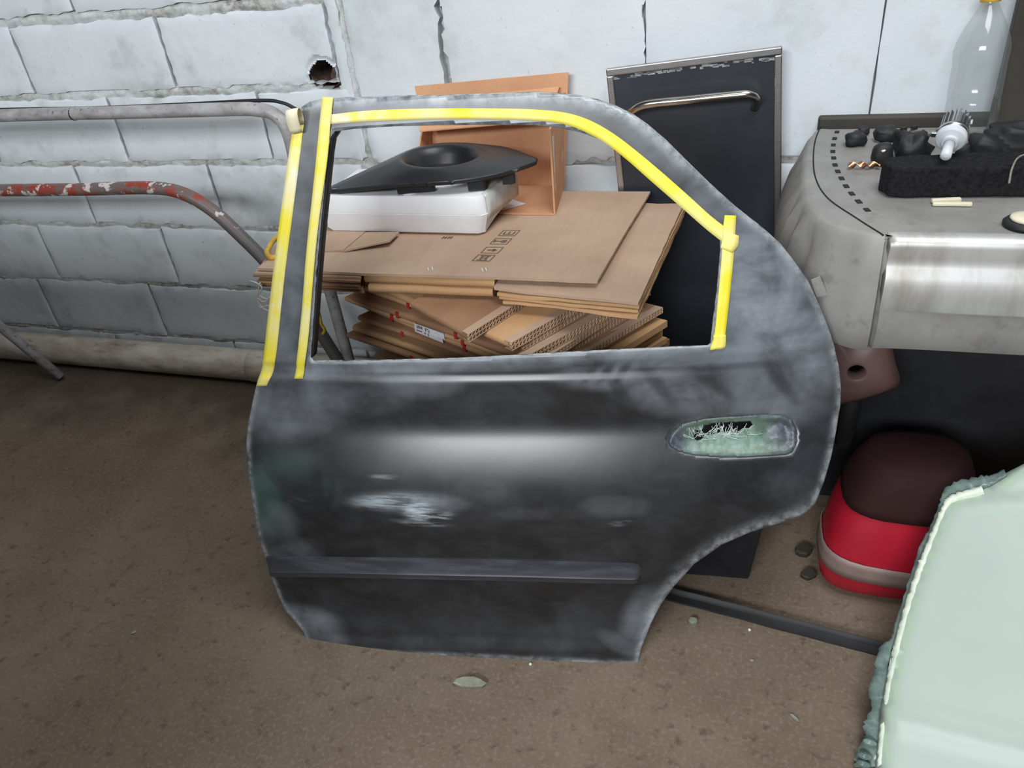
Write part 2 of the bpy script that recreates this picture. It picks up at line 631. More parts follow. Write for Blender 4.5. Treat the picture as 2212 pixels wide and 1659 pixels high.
xs = grade(-4.2, -2.9, 0.26) + grade(-2.9, -0.72, 0.011) + grade(-0.72, 0.9, 0.04) + grade(0.9, 3.21, 0.33)
zs = [-0.12] + grade(0.0, 1.40, 0.0105) + grade(1.40, 2.61, 0.11)
vv, ff = [], []
for z in zs:
    for x in xs:
        b = bed(z)
        d = 0.028
        if x < -1.0 or z < 0.72:
            k = smooth01((0.022 - b) / 0.010)
            d = 0.030 * (1 - k) + k * (0.0045 + 0.006 * nz(x * 24, z * 40, 1.3) + 0.004 * nz(x * 70, z * 70, 5))
        if z > 1.50: d = 0.002
        if -1.05 < x < -0.99 and z > 0.2:
            d = 0.008 + 0.010 * nz(x * 40, z * 26, 3.1)
        hx, hz = (x - HOLE[0]) / 0.046, (z - HOLE[2]) / 0.042
        if hx * hx + hz * hz < 1.0 and hz > -0.8:
            d = 0.19
        vv.append((x, W + d, z))
nx = len(xs)
for j in range(len(zs) - 1):
    for i in range(nx - 1):
        k = j * nx + i
        ff.append((k, k + 1, k + nx + 1, k + nx))
k = len(vv)
vv += [(-4.2, W + 0.25, -0.12), (3.2, W + 0.25, -0.12), (3.2, W + 0.25, 2.6), (-4.2, W + 0.25, 2.6)]
ff.append((k, k + 1, k + 2, k + 3))
bpy.data.objects['added_light_blocker'].data.materials.append(M['slab'])
wall = mesh('wall_back', vv, ff, M['mortar'], smooth=True, origin=(0, W, 0))
tag(wall, 'whitewashed block and plaster wall', kind='structure')


def edge_t(i, n, L):
    # even spacing except for a narrow first and last cell
    e = min(0.0045 / L, 0.2)
    if i == 0: return 0.0
    if i == n: return 1.0
    return e + (1 - 2 * e) * (i - 1) / (n - 2)


def wall_piece(name, x0, x1, z0, z1, mat, jit=0.005, step=0.022, seed=0.0, cut=None, front=0.0, bow=0.002, jx=(1.0, 1.0)):
    """A block or slab with irregular broken arrises, proud of the mortar."""
    gone = set()
    nx, nzv = max(4, int((x1 - x0) / step)), max(4, int((z1 - z0) / step))
    v, f = [], []
    for j in range(nzv + 1):
        for i in range(nx + 1):
            s, q = edge_t(i, nx, x1 - x0), edge_t(j, nzv, z1 - z0)
            x, z = x0 + (x1 - x0) * s, z0 + (z1 - z0) * q
            ex = min(s, 1 - s) * (x1 - x0)
            ez = min(q, 1 - q) * (z1 - z0)
            if i in (0, nx): x += jit * jx[0 if i == 0 else 1] * (0.35 * nz(x * 7, z * 22, seed) + 0.4 * nz(x * 9, z * 70, seed + 3))
            if j in (0, nzv): z += jit * (1.3 * nz(x * 12, z * 7, seed + 8) + 0.8 * nz(x * 45, z * 9, seed + 5))
            e = min(ex, ez)
            y = W + front - bow * smooth01(e / 0.02) + 0.0022 * nz(x * 6, z * 6, seed) + 0.0008 * nz(x * 40, z * 40, seed)
            if e < 1e-6: y += 0.0018 + 0.003 * nz(x * 40, z * 40, seed + 2)
            if cut is not None:
                dx, dz = (x - cut[0]) / cut[2], (z - cut[1]) / cut[3]
                r = math.hypot(dx, dz) + 0.18 * nz(x * 50, z * 50, 9)
                if r < 1.0: gone.add(len(v))
                elif r < 1.25: y += 0.012 * (1.25 - r) / 0.25
            v.append((x, y, z))
    n1 = nx + 1
    for j in range(nzv):
        for i in range(nx):
            k = j * n1 + i
            if not (gone and {k, k + 1, k + n1 + 1, k + n1} <= gone): f.append((k, k + 1, k + n1 + 1, k + n1))
    ring = [i for i in range(n1)] + [j * n1 + nx for j in range(1, nzv + 1)] + [nzv * n1 + i for i in range(nx - 1, -1, -1)] + [j * n1 for j in range(nzv - 1, 0, -1)]
    b0 = len(v)
    for k in ring:
        v.append((v[k][0], W + 0.045, v[k][2]))
    for i in range(len(ring)):
        i2 = (i + 1) % len(ring)
        f.append((ring[i], ring[i2], b0 + i2, b0 + i))
    o = mesh(name, v, f, mat, wall)
    return autosmooth(o, 28)


X1 = -1.046
courses = [
    (6, [-2.80, -2.30, -1.796, -1.296, X1], 0.013),
    (5, [-2.95, -2.546, -2.046, -1.547, X1], 0.013),
    (4, [-2.80, -2.300, -1.798, -1.300, -1.02], 0.012),
    (3, [-2.95, -2.520, -2.020, -1.530, -1.03], 0.012),
    (2, [-2.80, -2.277, -1.780, -1.280, -0.78], 0.010),
    (1, [-2.90, -2.390, -1.913, -1.410, -0.91], 0.009),
    (0, [-2.80, -2.15, -1.65, -1.15, -0.65], 0.009),
    (7, [-2.95, -2.55, -2.05, -1.55, X1], 0.012),
]
for li, xsj, gap in courses:
    for i in range(len(xsj) - 1):
        lo, hi = xsj[i] + 0.0042, xsj[i + 1] - 0.0042
        cut = None
        if li == 5 and i == 3:
            cut = (HOLE[0], HOLE[2], 0.040, 0.036)
        wall_piece('block', lo, hi, max(LV[li] + gap, 0.002) - (0.006 if li < 6 else 0), LV[li + 1] - gap, M['block'], 0.007, 0.0045 if cut else 0.016, li * 3.7 + i, cut)
# plastered slabs to the right of the blocks
for z0, z1, xj in ((0.703, 1.72, [-1.000, -0.747, -0.265, 0.218, 0.80, 1.6]), (0.30, 0.684, [-1.0, -0.55, -0.05, 0.45, 0.95, 1.6]), (0.004, 0.290, [-0.90, -0.30, 0.20, 0.70, 1.6])):
    for i in range(len(xj) - 1):
        rough = 0.020 if (i == 0 or (i == 1 and z0 > 0.5)) else 0.003
        w2 = wall_piece('plaster_slab', xj[i] + (0.007 if i < 2 else 0.002), xj[i + 1] - (0.009 if i == 0 else 0.002), z0, z1, M['slab'], rough, 0.012 if rough > 0.01 else 0.03, 31.0 + i * 2.3 + z0, None, -0.003, 0.001, (0.5 if i == 0 else 1.4, 1.4 if i == 0 else 1.0))
wall_piece('mortar_column', X1 + 0.004, -1.012, 0.705, 1.70, M['slab'], 0.012, 0.012, 77.0, (HOLE[0], HOLE[2], 0.036, 0.034), 0.002)
cv = MB()
for k in range(5):
    c = np.array([HOLE[0] + 0.006 * k - 0.002, W + 0.062 - 0.004 * k, HOLE[2] - 0.020 + 0.007 * (k % 3)])
    v, f = [], []
    for i in range(6):
        for j in range(8):
            th, ph = math.pi * i / 5, 2 * math.pi * j / 8
            r = 0.013 * (1 + 0.45 * nz(i * 0.9 + k, j * 0.8, k))
            v.append(c + r * np.array([math.sin(th) * math.cos(ph), math.sin(th) * math.sin(ph), math.cos(th)]))
    for i in range(5):
        for j in range(8):
            f.append((i * 8 + j, i * 8 + (j + 1) % 8, (i + 1) * 8 + (j + 1) % 8, (i + 1) * 8 + j))
    cv.add(v, f)
cv.build('rubble', M['cavity'], wall, True)
v, f = [], []
for i in range(9):
    for j in range(20):
        a, r = 2 * math.pi * j / 20, math.cos(i / 8 * math.pi / 2)
        q = 1 + 0.25 * nz(i * 0.6, math.cos(a) * 2, math.sin(a) * 2)
        v.append((HOLE[0] + 0.046 * r * q * math.cos(a), W + 0.012 + 0.13 * math.sin(i / 8 * math.pi / 2) * q, HOLE[2] + 0.042 * r * q * math.sin(a)))
for i in range(8):
    for j in range(20):
        f.append((i * 20 + j, i * 20 + (j + 1) % 20, (i + 1) * 20 + (j + 1) % 20, (i + 1) * 20 + j))
mesh('hole_lining', v, f, M['cavity'], wall, True)

# ------------------------------------------------------------------ the car door
DA = atz(672, 1405, 0.0)
DB = atz(1378, 1436, 0.0)
DE = nrm(DB - DA)
_nh = np.array([DE[1], -DE[0], 0.0])
_l = math.radians(10.0)
DN = _nh * math.cos(_l) + np.array([0, 0, 1.0]) * math.sin(_l)
DV = np.cross(DN, DE)
if DV[2] < 0: DV = -DV
_sv = np.array([(-0.05, -0.03), (0.0, -0.04), (0.03, -0.10), (0.065, -0.26), (0.10, -0.10), (0.14, 0.10), (0.20, 0.10), (0.30, 0.04), (0.36, -0.12), (0.42, -0.30), (0.475, -0.40), (0.497, -0.20), (0.515, 0.0), (0.58, -0.02), (0.62, -0.10), (0.70, -0.16), (1.2, -0.20)])
_vg = np.linspace(-0.05, 1.2, 626)
_wg = np.cumsum(np.interp(_vg, _sv[:, 0], _sv[:, 1])) * (_vg[1] - _vg[0])
_wg -= np.interp(0.0, _vg, _wg)


def door_w(u, v):
    w = np.interp(v, _vg, _wg)
    w = w - 0.045 * np.abs((u - 0.44) / 0.55) ** 2.4
    # belt step under the window
    w = w - 0.004 * smooth01((v - 0.585) / 0.012) + 0.003 * smooth01((v - 0.612) / 0.008)
    return w


def duv(x, y):
    w, u, v = 0.0, 0.0, 0.0
    for _ in range(14):
        P = hit(x, y, DA + DN * w, DN) - DA
        u, v = P @ DE, P @ DV
        w = 0.5 * w + 0.5 * float(door_w(u, v))
    return np.array([u, v])


def dpt(u, v, off=0.0):
    return DA + DE * u + DV * v + DN * (float(door_w(u, v)) + off)


OUT = [(672, 1405), (800, 1410), (1000, 1419), (1200, 1429), (1378, 1436), (1385, 1400), (1405, 1350), (1430, 1302), (1455, 1268), (1500, 1218), (1560, 1176), (1620, 1150), (1690, 1128), (1735, 1112), (1760, 1090), (1780, 1040), (1797, 980), (1808, 920), (1815, 880), (1817, 840), (1812, 790), (1803, 750), (1790, 710), (1770, 660), (1745, 606), (1715, 563), (1690, 532), (1665, 509), (1640, 488), (1600, 457), (1580, 440), (1530, 394), (1480, 345), (1440, 305), (1400, 271), (1370, 250), (1330, 230), (1290, 216), (1250, 207), (1200, 202), (1150, 200), (1050, 203), (950, 207), (850, 208), (780, 211), (720, 212), (670, 219), (652, 231), (643, 245), (633, 280), (612, 420), (590, 590), (572, 740), (567, 790), (553, 835), (545, 870), (535, 915), (532, 960), (538, 1030), (545, 1080), (553, 1130), (560, 1165), (572, 1200), (585, 1245), (600, 1285), (615, 1317), (640, 1345), (655, 1365), (664, 1388)]
WIN = [(722, 283), (760, 278), (850, 272), (950, 270), (1050, 269), (1150, 270), (1200, 274), (1250, 284), (1300, 302), (1350, 335), (1400, 372), (1450, 415), (1500, 462), (1540, 500), (1556, 512), (1557, 540), (1550, 620), (1540, 700), (1536, 742), (1530, 747), (1450, 750), (1350, 755), (1250, 760), (1150, 766), (1000, 774), (850, 778), (700, 781), (676, 781), (669, 773), (672, 740), (680, 620), (688, 520), (697, 430), (707, 330), (712, 298)]
HAN = [(1443, 955), (1450, 935), (1475, 915), (1520, 905), (1580, 900), (1640, 896), (1690, 897), (1711, 906), (1721, 930), (1720, 960), (1710, 978), (1690, 983), (1620, 987), (1560, 988), (1500, 983), (1465, 975), (1448, 965)]
GAP = [(1500, 952), (1499, 936), (1518, 934), (1524, 925), (1545, 918), (1580, 916), (1610, 917), (1622, 914), (1629, 924), (1620, 931), (1608, 930), (1596, 940), (1575, 942), (1560, 938), (1540, 946), (1528, 944), (1516, 956), (1506, 957)]


def uvpoly(px, step=0.006):
    return resample([duv(*p) for p in px], step)


def inside(poly, P):
    P = np.asarray(P)
    x, y = P[:, 0], P[:, 1]
    r = np.zeros(len(P), bool)
    n = len(poly)
    for i in range(n):
        (x0, y0), (x1, y1) = poly[i], poly[(i + 1) % n]
        c = ((y0 > y) != (y1 > y)) & (x < (x1 - x0) * (y - y0) / (y1 - y0 + 1e-15) + x0)
        r ^= c
    return r


def dist(poly, P):
    P = np.asarray(P)
    d = np.full(len(P), 9.0)
    n = len(poly)
    for i in range(n):
        a, b = np.asarray(poly[i]), np.asarray(poly[(i + 1) % n])
        ab = b - a
        t_ = np.clip(((P - a) @ ab) / (ab @ ab + 1e-15), 0, 1)
        d = np.minimum(d, np.linalg.norm(P - (a + t_[:, None] * ab), axis=1))
    return d


def cdt(outer, holes, step):
    """conforming triangulation of a region with holes"""
    o = np.array(outer)
    gx = np.arange(o[:, 0].min(), o[:, 0].max(), step)
    gy = np.arange(o[:, 1].min(), o[:, 1].max(), step)
    G = np.array([(x + (step / 2 if j % 2 else 0), y) for j, y in enumerate(gy) for x in gx])
    k = inside(outer, G) & (dist(outer, G) > step * 0.55)
    for h in holes:
        k &= ~inside(h, G)
        k &= dist(h, G) > step * 0.55
    G = G[k]
    pts = [Vector(p) for p in outer]
    edges = [(i, (i + 1) % len(outer)) for i in range(len(outer))]
    for h in holes:
        b = len(pts)
        pts += [Vector(p) for p in h]
        edges += [(b + i, b + (i + 1) % len(h)) for i in range(len(h))]
    pts += [Vector(p) for p in G]
    r = geometry.delaunay_2d_cdt(pts, edges, [], 0, 1e-7)
    V = np.array([tuple(p) for p in r[0]])
    T = np.array([f for f in r[2] if len(f) == 3])
    c = V[T].mean(axis=1)
    k = inside(outer, c)
    for h in holes: k &= ~inside(h, c)
    return V, T[k]


oU, wU, hU, gU = uvpoly(OUT), uvpoly(WIN), uvpoly(HAN, 0.004), uvpoly(GAP, 0.003)
V, T = cdt(oU, [wU, hU], 0.0055)
door = thing('car_door_shell', (float((DA + DB)[0] / 2), float((DA + DB)[1] / 2), 0.0), 'black sanded car door shell with yellow masking tape round its empty window', 'car door')
P3 = np.array([dpt(u, v) for u, v in V])
skin = mesh('door_skin', P3, [tuple(int(i) for i in f) for f in T], [M['door'], M['door_edge']], door, True)
# keep the outer side facing the photographer
if skin.data.polygons[0].normal @ Vector(DN) < 0:
    skin.data.flip_normals()
pix = np.array([proj(p) for p in P3])


def blob(cx, cy, rx, ry, ang=0.0):
    a = math.radians(ang)
    x, y = pix[:, 0] - cx, pix[:, 1] - cy
    q = ((x * math.cos(a) + y * math.sin(a)) / rx) ** 2 + ((-x * math.sin(a) + y * math.cos(a)) / ry) ** 2
    return np.exp(-q * q * 0.7)


dust = np.full(len(pix), 0.03)
for cx_, cy_, rx, ry, an, st_ in [
        (640, 880, 130, 60, -10, 0.30), (560, 870, 30, 60, 15, 0.40), (780, 860, 90, 40, 0, 0.18), (610, 790, 60, 40, 0, 0.35),
        (690, 800, 110, 24, 0, 0.45), (900, 785, 220, 20, -3, 0.48), (1200, 772, 260, 20, -3, 0.48), (1500, 765, 260, 26, -3, 0.42),
        (900, 830, 90, 30, 0, 0.22), (1300, 815, 90, 26, 0, 0.42), (1480, 850, 130, 46, 5, 0.34), (1660, 850, 130, 60, 0, 0.30),
        (1640, 620, 100, 140, 0, 0.62), (1700, 720, 100, 60, 0, 0.55), (1760, 800, 50, 60, 0, 0.40), (1620, 500, 60, 60, 45, 0.40),
        (620, 600, 40, 230, 6, 0.38), (660, 320, 40, 90, 6, 0.30), (1000, 232, 330, 26, -1, 0.26), (820, 225, 130, 18, 0, 0.36),
        (1420, 330, 110, 34, 44, 0.26), (1540, 440, 90, 30, 44, 0.30), (620, 1200, 70, 34, 0, 0.34), (600, 1140, 40, 50, 0, 0.25),
        (650, 1345, 80, 34, 10, 0.42), (690, 1385, 60, 24, 0, 0.36), (1390, 1330, 40, 60, 30, 0.40), (1350, 1395, 60, 20, 25, 0.24),
        (1000, 1390, 330, 16, 1, 0.12), (880, 1085, 120, 22, 2, 0.38), (1330, 1095, 80, 24, 0, 0.16), (1180, 1110, 120, 16, 0, 0.10),
        (840, 980, 120, 60, 0, 0.08), (1690, 1050, 70, 40, 0, 0.08), (1040, 1060, 60, 30, 0, 0.10)]:
    dust = np.maximum(dust, (1.15 if cy_ < 900 else 0.85) * st_ * blob(cx_, cy_, rx, ry, an))
for k in range(3):   # streaks where the wet hand wiped the dust, under the window
    dust *= 1 - 0.75 * blob(1275 + 34 * k, 806, 9, 26, 40)
for cx_, an in ((1330, -35), (1420, -40), (1540, -55), (1690, -40)):
    dust *= 1 - 0.6 * blob(cx_, 830, 14, 50, an)
white = np.maximum.reduce([0.55 * blob(905, 1104, 36, 20, 18), 0.42 * blob(850, 1084, 75, 14, 0), 0.35 * blob(950, 1116, 26, 8, -10), 0.22 * blob(828, 1031, 26, 4, 0), 0.12 * blob(640, 1083, 24, 4, 5), 0.15 * blob(1340, 1130, 24, 4, -8), 0.25 * blob(905, 1130, 50, 5, 4)])
greenm = np.maximum.reduce([0.45 * blob(572, 1090, 32, 90), 0.3 * blob(705, 1060, 30, 30), 0.25 * blob(640, 1010, 60, 40), 0.35 * blob(1570, 700, 16, 60), 0.2 * blob(740, 1410, 60, 10), 0.6 * blob(780, 1409, 60, 7)])
eo, ew, eh = dist(oU, V), dist(wU, V), dist(hU, V)
edge = np.maximum(np.exp(-(eo / 0.0075) ** 2) * 0.75, np.exp(-(ew / 0.004) ** 2) * 0.65)
edge = np.maximum(edge, 0.22 * np.exp(-(eh / 0.004) ** 2))
top = np.exp(-(eo / 0.013) ** 2) * smooth01((450 - pix[:, 1]) / 150)
edge = np.maximum(edge, 0.9 * top)
edge = np.maximum(edge, 0.6 * np.exp(-(eo / 0.016) ** 2) * smooth01((pix[:, 1] - 1040) / 60) * smooth01((pix[:, 0] - 1370) / 40))
for nme, arr in (('dust', dust), ('white', white), ('green', greenm), ('edge', edge)):
    at = skin.data.attributes.new(nme, 'FLOAT', 'POINT')
    at.data.foreach_set('value', arr.astype(np.float32))
so = skin.modifiers.new('thickness', 'SOLIDIFY')
so.thickness = 0.006
so.offset = -1.0
so.material_offset_rim = 1
so.material_offset = 1

# folded return flange along the wheel arch, the lower rim and the window opening, seen as a darker inner lip
lip = MB()


def lip_strip(loop, depth, closed=True):
    n = len(loop)
    k0 = len(lip.v)
    for u, v in loop:
        p = dpt(u, v, -0.005)
        lip.v.append(tuple(p))
        lip.v.append(tuple(p - DN * depth))
    for i in range(n if closed else n - 1):
        j = (i + 1) % n
        lip.f.append((k0 + 2 * i, k0 + 2 * j, k0 + 2 * j + 1, k0 + 2 * i + 1))


lf = [p for p in uvpoly([(722, 283), (712, 298), (707, 330), (697, 430), (688, 520), (680, 620), (672, 740), (669, 773), (676, 781)], 0.006)]
lf = lf[:int(len(lf) * 0.5)]
lip_strip(lf, 0.020, False)
fo = lip.build('window_rubber', M['black_rubber'], door, True)
fs = fo.modifiers.new('thickness', 'SOLIDIFY')
fs.thickness = 0.004
lip = MB()
lip_strip(oU, 0.016)
fo = lip.build('edge_flange', M['door_edge'], door, True)
fs = fo.modifiers.new('thickness', 'SOLIDIFY')
fs.thickness = 0.002

# side moulding: a raised bar with a ridge and a rounded end
tp = [duv(x, y) for x, y in [(576, 1201), (700, 1202), (850, 1204), (1000, 1207), (1150, 1210), (1300, 1214), (1365, 1216)]]
bt = [duv(x, y) for x, y in [(588, 1244), (700, 1245), (850, 1248), (1000, 1251), (1150, 1254), (1300, 1258), (1365, 1259)]]
tp = catmull(tp, 8)
bt = catmull(bt, 8)
prof = [(0.0, -0.002), (0.02, 0.005), (0.10, 0.0055), (0.62, 0.006), (0.70, 0.0085), (0.76, 0.007), (0.95, 0.006), (1.0, -0.002)]
v, f = [], []
n = len(tp)
for i in range(n + 4):
    if i < n:
        a, b, sc = tp[i], bt[i], 1.0
    else:
        k = (i - n + 1) / 4.0
        c = (tp[-1] + bt[-1]) / 2
        q = math.sqrt(max(0.0, 1 - (k * 0.98) ** 2))
        sh = np.array([0.016 * k, 0])
        a, b, sc = c + (tp[-1] - c) * (0.35 + 0.65 * q) + sh, c + (bt[-1] - c) * (0.35 + 0.65 * q) + sh, (q if k < 1 else 0.0)
    for s, h in prof:
        p = a + (b - a) * s
        v.append(dpt(p[0], p[1], h * sc if h > 0 else h))
m_ = len(prof)
for i in range(n + 3):
    for j in range(m_ - 1):
        f.append((i * m_ + j, i * m_ + j + 1, (i + 1) * m_ + j + 1, (i + 1) * m_ + j))
o = mesh('side_moulding', v, f, M['moulding'], door)
autosmooth(o, 50)

# door handle recess patched with fibreglass, with its ragged hole
Vh, Th = cdt(hU, [gU], 0.004)
dh = dist(hU, Vh)
pxh = np.array([proj(dpt(u, v)) for u, v in Vh])
off = -0.010 * smooth01((dh - 0.003) / 0.016) + 0.0025 * np.exp(-((dh - 0.003) / 0.002) ** 2)
bl = lambda cx, cy, r: np.exp(-(((pxh[:, 0] - cx) ** 2 + (pxh[:, 1] - cy) ** 2) / r ** 2))
off = off + 0.005 * bl(1468, 948, 16) + 0.006 * bl(1690, 945, 22) - 0.005 * bl(1660, 935, 16)
off = off + np.array([0.0016 * nz(u * 120, v * 120) for u, v in Vh]) * smooth01(dh / 0.008)
off = off * smooth01(dh / 0.002)
Ph = [dpt(u, v, d) for (u, v), d in zip(Vh, off)]
hr = mesh('handle_recess', Ph, [tuple(int(i) for i in q) for q in Th], [M['patch'], M['door_edge']], door, True)
grey = np.clip(np.maximum.reduce([1.25 * bl(1455, 950, 36), 1.3 * bl(1700, 935, 44), 0.7 * bl(1690, 975, 26), 0.9 * np.exp(-(dh / 0.005) ** 2)]), 0, 1)
at = hr.data.attributes.new('grey', 'FLOAT', 'POINT')
at.data.foreach_set('value', grey.astype(np.float32))
if sum((p.normal @ Vector(DN)) for p in hr.data.polygons) < 0: hr.data.flip_normals()
hr['label'] = 'green fibreglass repair in the door handle recess'
so = hr.modifiers.new('thickness', 'SOLIDIFY')
so.thickness = 0.003
so.offset = -1.0
so.material_offset_rim = 1
gc = np.array(gU)
mb = MB()
for k in range(70):
    a = duv(1545 + 36 * rng.normal(), 946 + 5 * rng.normal())
    ang = rng.uniform(20, 160) if rng.random() < 0.75 else rng.uniform(-20, 20)
    ln = rng.uniform(0.008, 0.026)
    d = np.array([math.cos(math.radians(ang)), math.sin(math.radians(ang))]) * ln
    b = a + d
    mid = (a + b) / 2 + rng.normal(0, 0.0015, 2)
    mb.tube([dpt(a[0], a[1], -0.009), dpt(mid[0], mid[1], -0.006 + rng.normal(0, 0.001)), dpt(b[0], b[1], -0.008)], 0.00042, 4, False)
fb = mb.build('glass_fibre_strands', M['fibre'], door)
fb['kind'] = 'stuff'

# masking tape strips (child parts of the door)


def tape(left, right, name='masking_tape', off=0.0012, dusty=0.3, n=8, extra=lambda q: 0.0):
    L = catmull([duv(*p) for p in left], n)
    Rr = catmull([duv(*p) for p in right], n)
    v, f = [], []
    for a, b in zip(L, Rr):
        for k in range(4):
            p = a + (b - a) * k / 3
            v.append(dpt(p[0], p[1], off + 0.0006 * nz(p[0] * 40, p[1] * 40, off * 900)))
    for i in range(len(L) - 1):
        for k in range(3):
            f.append((i * 4 + k, i * 4 + k + 1, (i + 1) * 4 + k + 1, (i + 1) * 4 + k))
    o = mesh(name, v, f, M['tape'], door, True)
    at = o.data.attributes.new('dusty', 'FLOAT', 'POINT')
    dz = np.array([dusty * (0.6 + nz(q[0] * 9, q[1] * 9, q[2] * 9)) + extra(q) for q in v], np.float32)
    at.data.foreach_set('value', np.clip(dz, 0, 1))
    s = o.modifiers.new('thickness', 'SOLIDIFY')
    s.thickness = 0.0006
    return o


t1 = tape([(633, 272), (612, 420), (590, 590), (573, 740), (567, 792), (554, 834)], [(657, 266), (638, 420), (616, 590), (600, 740), (592, 797), (577, 833)], dusty=1.0)
t1['label'] = 'outermost strip of yellow tape with a curled top end'
t2 = tape([(697, 209), (692, 258), (680, 380), (663, 540), (651, 690), (641, 785), (636, 817)], [(721, 210), (716, 258), (707, 352), (687, 500), (676, 620), (667, 730), (655, 817)], off=0.0026, dusty=0.35)
t3 = tape([(717, 247), (780, 240), (850, 236), (950, 234), (1050, 234), (1150, 236), (1220, 243), (1270, 258), (1320, 285), (1370, 322), (1430, 372), (1490, 425), (1540, 470), (1592, 508)], [(714, 268), (780, 263), (850, 260), (950, 257), (1050, 257), (1150, 260), (1210, 266), (1258, 282), (1306, 308), (1354, 345), (1412, 396), (1472, 448), (1522, 492), (1562, 524)], dusty=0.12, extra=lambda q: 0.55 * float(smooth01((850 - proj(q)[0]) / 40)))
t4 = tape([(1565, 464), (1561, 500), (1558, 560), (1551, 640), (1543, 720), (1533, 754)], [(1590, 465), (1588, 500), (1584, 560), (1576, 640), (1567, 720), (1563, 753)], off=0.0026, dusty=0.08)
t5 = tape([(1562, 500), (1559, 520), (1556, 535)], [(1596, 508), (1594, 530), (1582, 545)], off=0.0034, dusty=0.1, n=3)
t6 = tape([(1541, 722), (1540, 738), (1534, 755)], [(1568, 722), (1568, 738), (1566, 750)], off=0.0036, dusty=0.0, n=3)
# curled loop of tape standing off the top of the outermost strip
a0, b0 = duv(634, 276), duv(659, 272)
A, B = dpt(*a0), dpt(*b0)
ax = nrm(B - A)
upv = DV
v, f = [], []
for k in range(15):
    s = k / 14
    th = s * math.pi * 1.55
    q = upv * (0.026 * math.sin(th * 0.75) + 0.004) + DN * (0.011 * (1 - math.cos(th)) + 0.001)
    for j in range(3):
        v.append(A + (B - A) * (j / 2) + q + ax * 0.002 * math.sin(th))
for k in range(14):
    for j in range(2):
        f.append((k * 3 + j, k * 3 + j + 1, (k + 1) * 3 + j + 1, (k + 1) * 3 + j))
cu = mesh('tape_curl', v, f, [M['tape_back']], door, True)
s = cu.modifiers.new('thickness', 'SOLIDIFY')
s.thickness = 0.0006
M['tape_back'].use_backface_culling = False

# ------------------------------------------------------------------ flattened cartons on the floor behind the door
ZT = 0.650


def wavy_board(name, poly, z0, z1, mat, parent, amp=0.0012, seed=0.0, step=0.03):
    P = resample([np.array(p[:2]) for p in poly], step)
    n = len(P)
    v, f = [], []
    for zz in (z0, z1):
        for i, p in enumerate(P):
            dz = amp * (nz(p[0] * 14, p[1] * 14, seed) + 0.6 * nz(p[0] * 40, p[1] * 40, seed + 4))
            q = amp * 0.8
            v.append((p[0] + q * nz(p[0] * 50, p[1] * 30, seed + 9), p[1] + q * nz(p[0] * 30, p[1] * 50, seed + 2), zz + dz))
    f.append(tuple(range(n))[::-1])
    f.append(tuple(range(n, 2 * n)))
    for i in range(n):
        j = (i + 1) % n
        f.append((i, j, n + j, n + i))
    return mesh(name, v, f, mat, parent)


def xy(px, z):
    return [atz(x, y, z)[:2] for x, y in px]


def folded(name, P0, P1, depth, z0, z1, mat, parent, dvec=None):
    """carton folded flat: rounded crease along P0-P1 and a flat body behind it"""
    P0, P1 = np.array(P0, float), np.array(P1, float)
    e = nrm(np.append(P1 - P0, 0))
    d = np.array([-e[1], e[0], 0]) * depth if dvec is None else np.append(dvec, 0) * depth
    h = (z1 - z0) / 2
    prof = [(-math.cos(t_) * h * 0.9, math.sin(t_) * h) for t_ in np.linspace(-math.pi / 2, math.pi / 2, 7)]
    mb = MB()
    N = 12
    rows = []
    for i in range(N + 1):
        s = i / N
        b = np.append(P0 + (P1 - P0) * s, (z0 + z1) / 2 + 0.0004 * math.sin(s * 9 + z0 * 90))
        dn = d / depth
        rows.append([b + dn * (q[0] + h * 0.9 + 0.0012 * nz(s * 9, z0 * 80, 3)) + np.array([0, 0, q[1]]) for q in prof] + [b + d + np.array([0, 0, h]), b + d - np.array([0, 0, h])])
    k = len(rows[0])
    v = [p for r in rows for p in r]
    f = []
    for i in range(N):
        for j in range(k):
            j2 = (j + 1) % k
            f.append((i * k + j, i * k + j2, (i + 1) * k + j2, (i + 1) * k + j))
    f.append(tuple(range(k)))
    f.append(tuple(N * k + j for j in range(k))[::-1])
    o = mesh(name, v, f, mat, parent)
    return autosmooth(o, 40)


def flutes(name, A, B, inward, z0, z1, mat, parent, pitch=0.0095, t_=0.0006):
    """sine ribbon of corrugation between two liners along A-B"""
    A, B = np.array(A, float), np.array(B, float)
    L = np.linalg.norm(B - A)
    n = int(L / pitch) * 4
    v, f = [], []
    mid, amp = (z0 + z1) / 2, (z1 - z0) / 2 - t_ / 2
    for i in range(n + 1):
        p = A + (B - A) * i / n
        z = mid + amp * math.sin(i * math.pi / 2)
        for dd in (0.0, 0.007):
            for zz in (z - t_, z + t_):
                v.append((p[0] + inward[0] * dd, p[1] + inward[1] * dd, zz))
    for i in range(n):
        a, b = i * 4, (i + 1) * 4
        f += [(a, b, b + 1, a + 1), (a + 1, b + 1, b + 3, a + 3), (a, a + 2, b + 2, b)]
    return mesh(name, v, f, mat, parent)


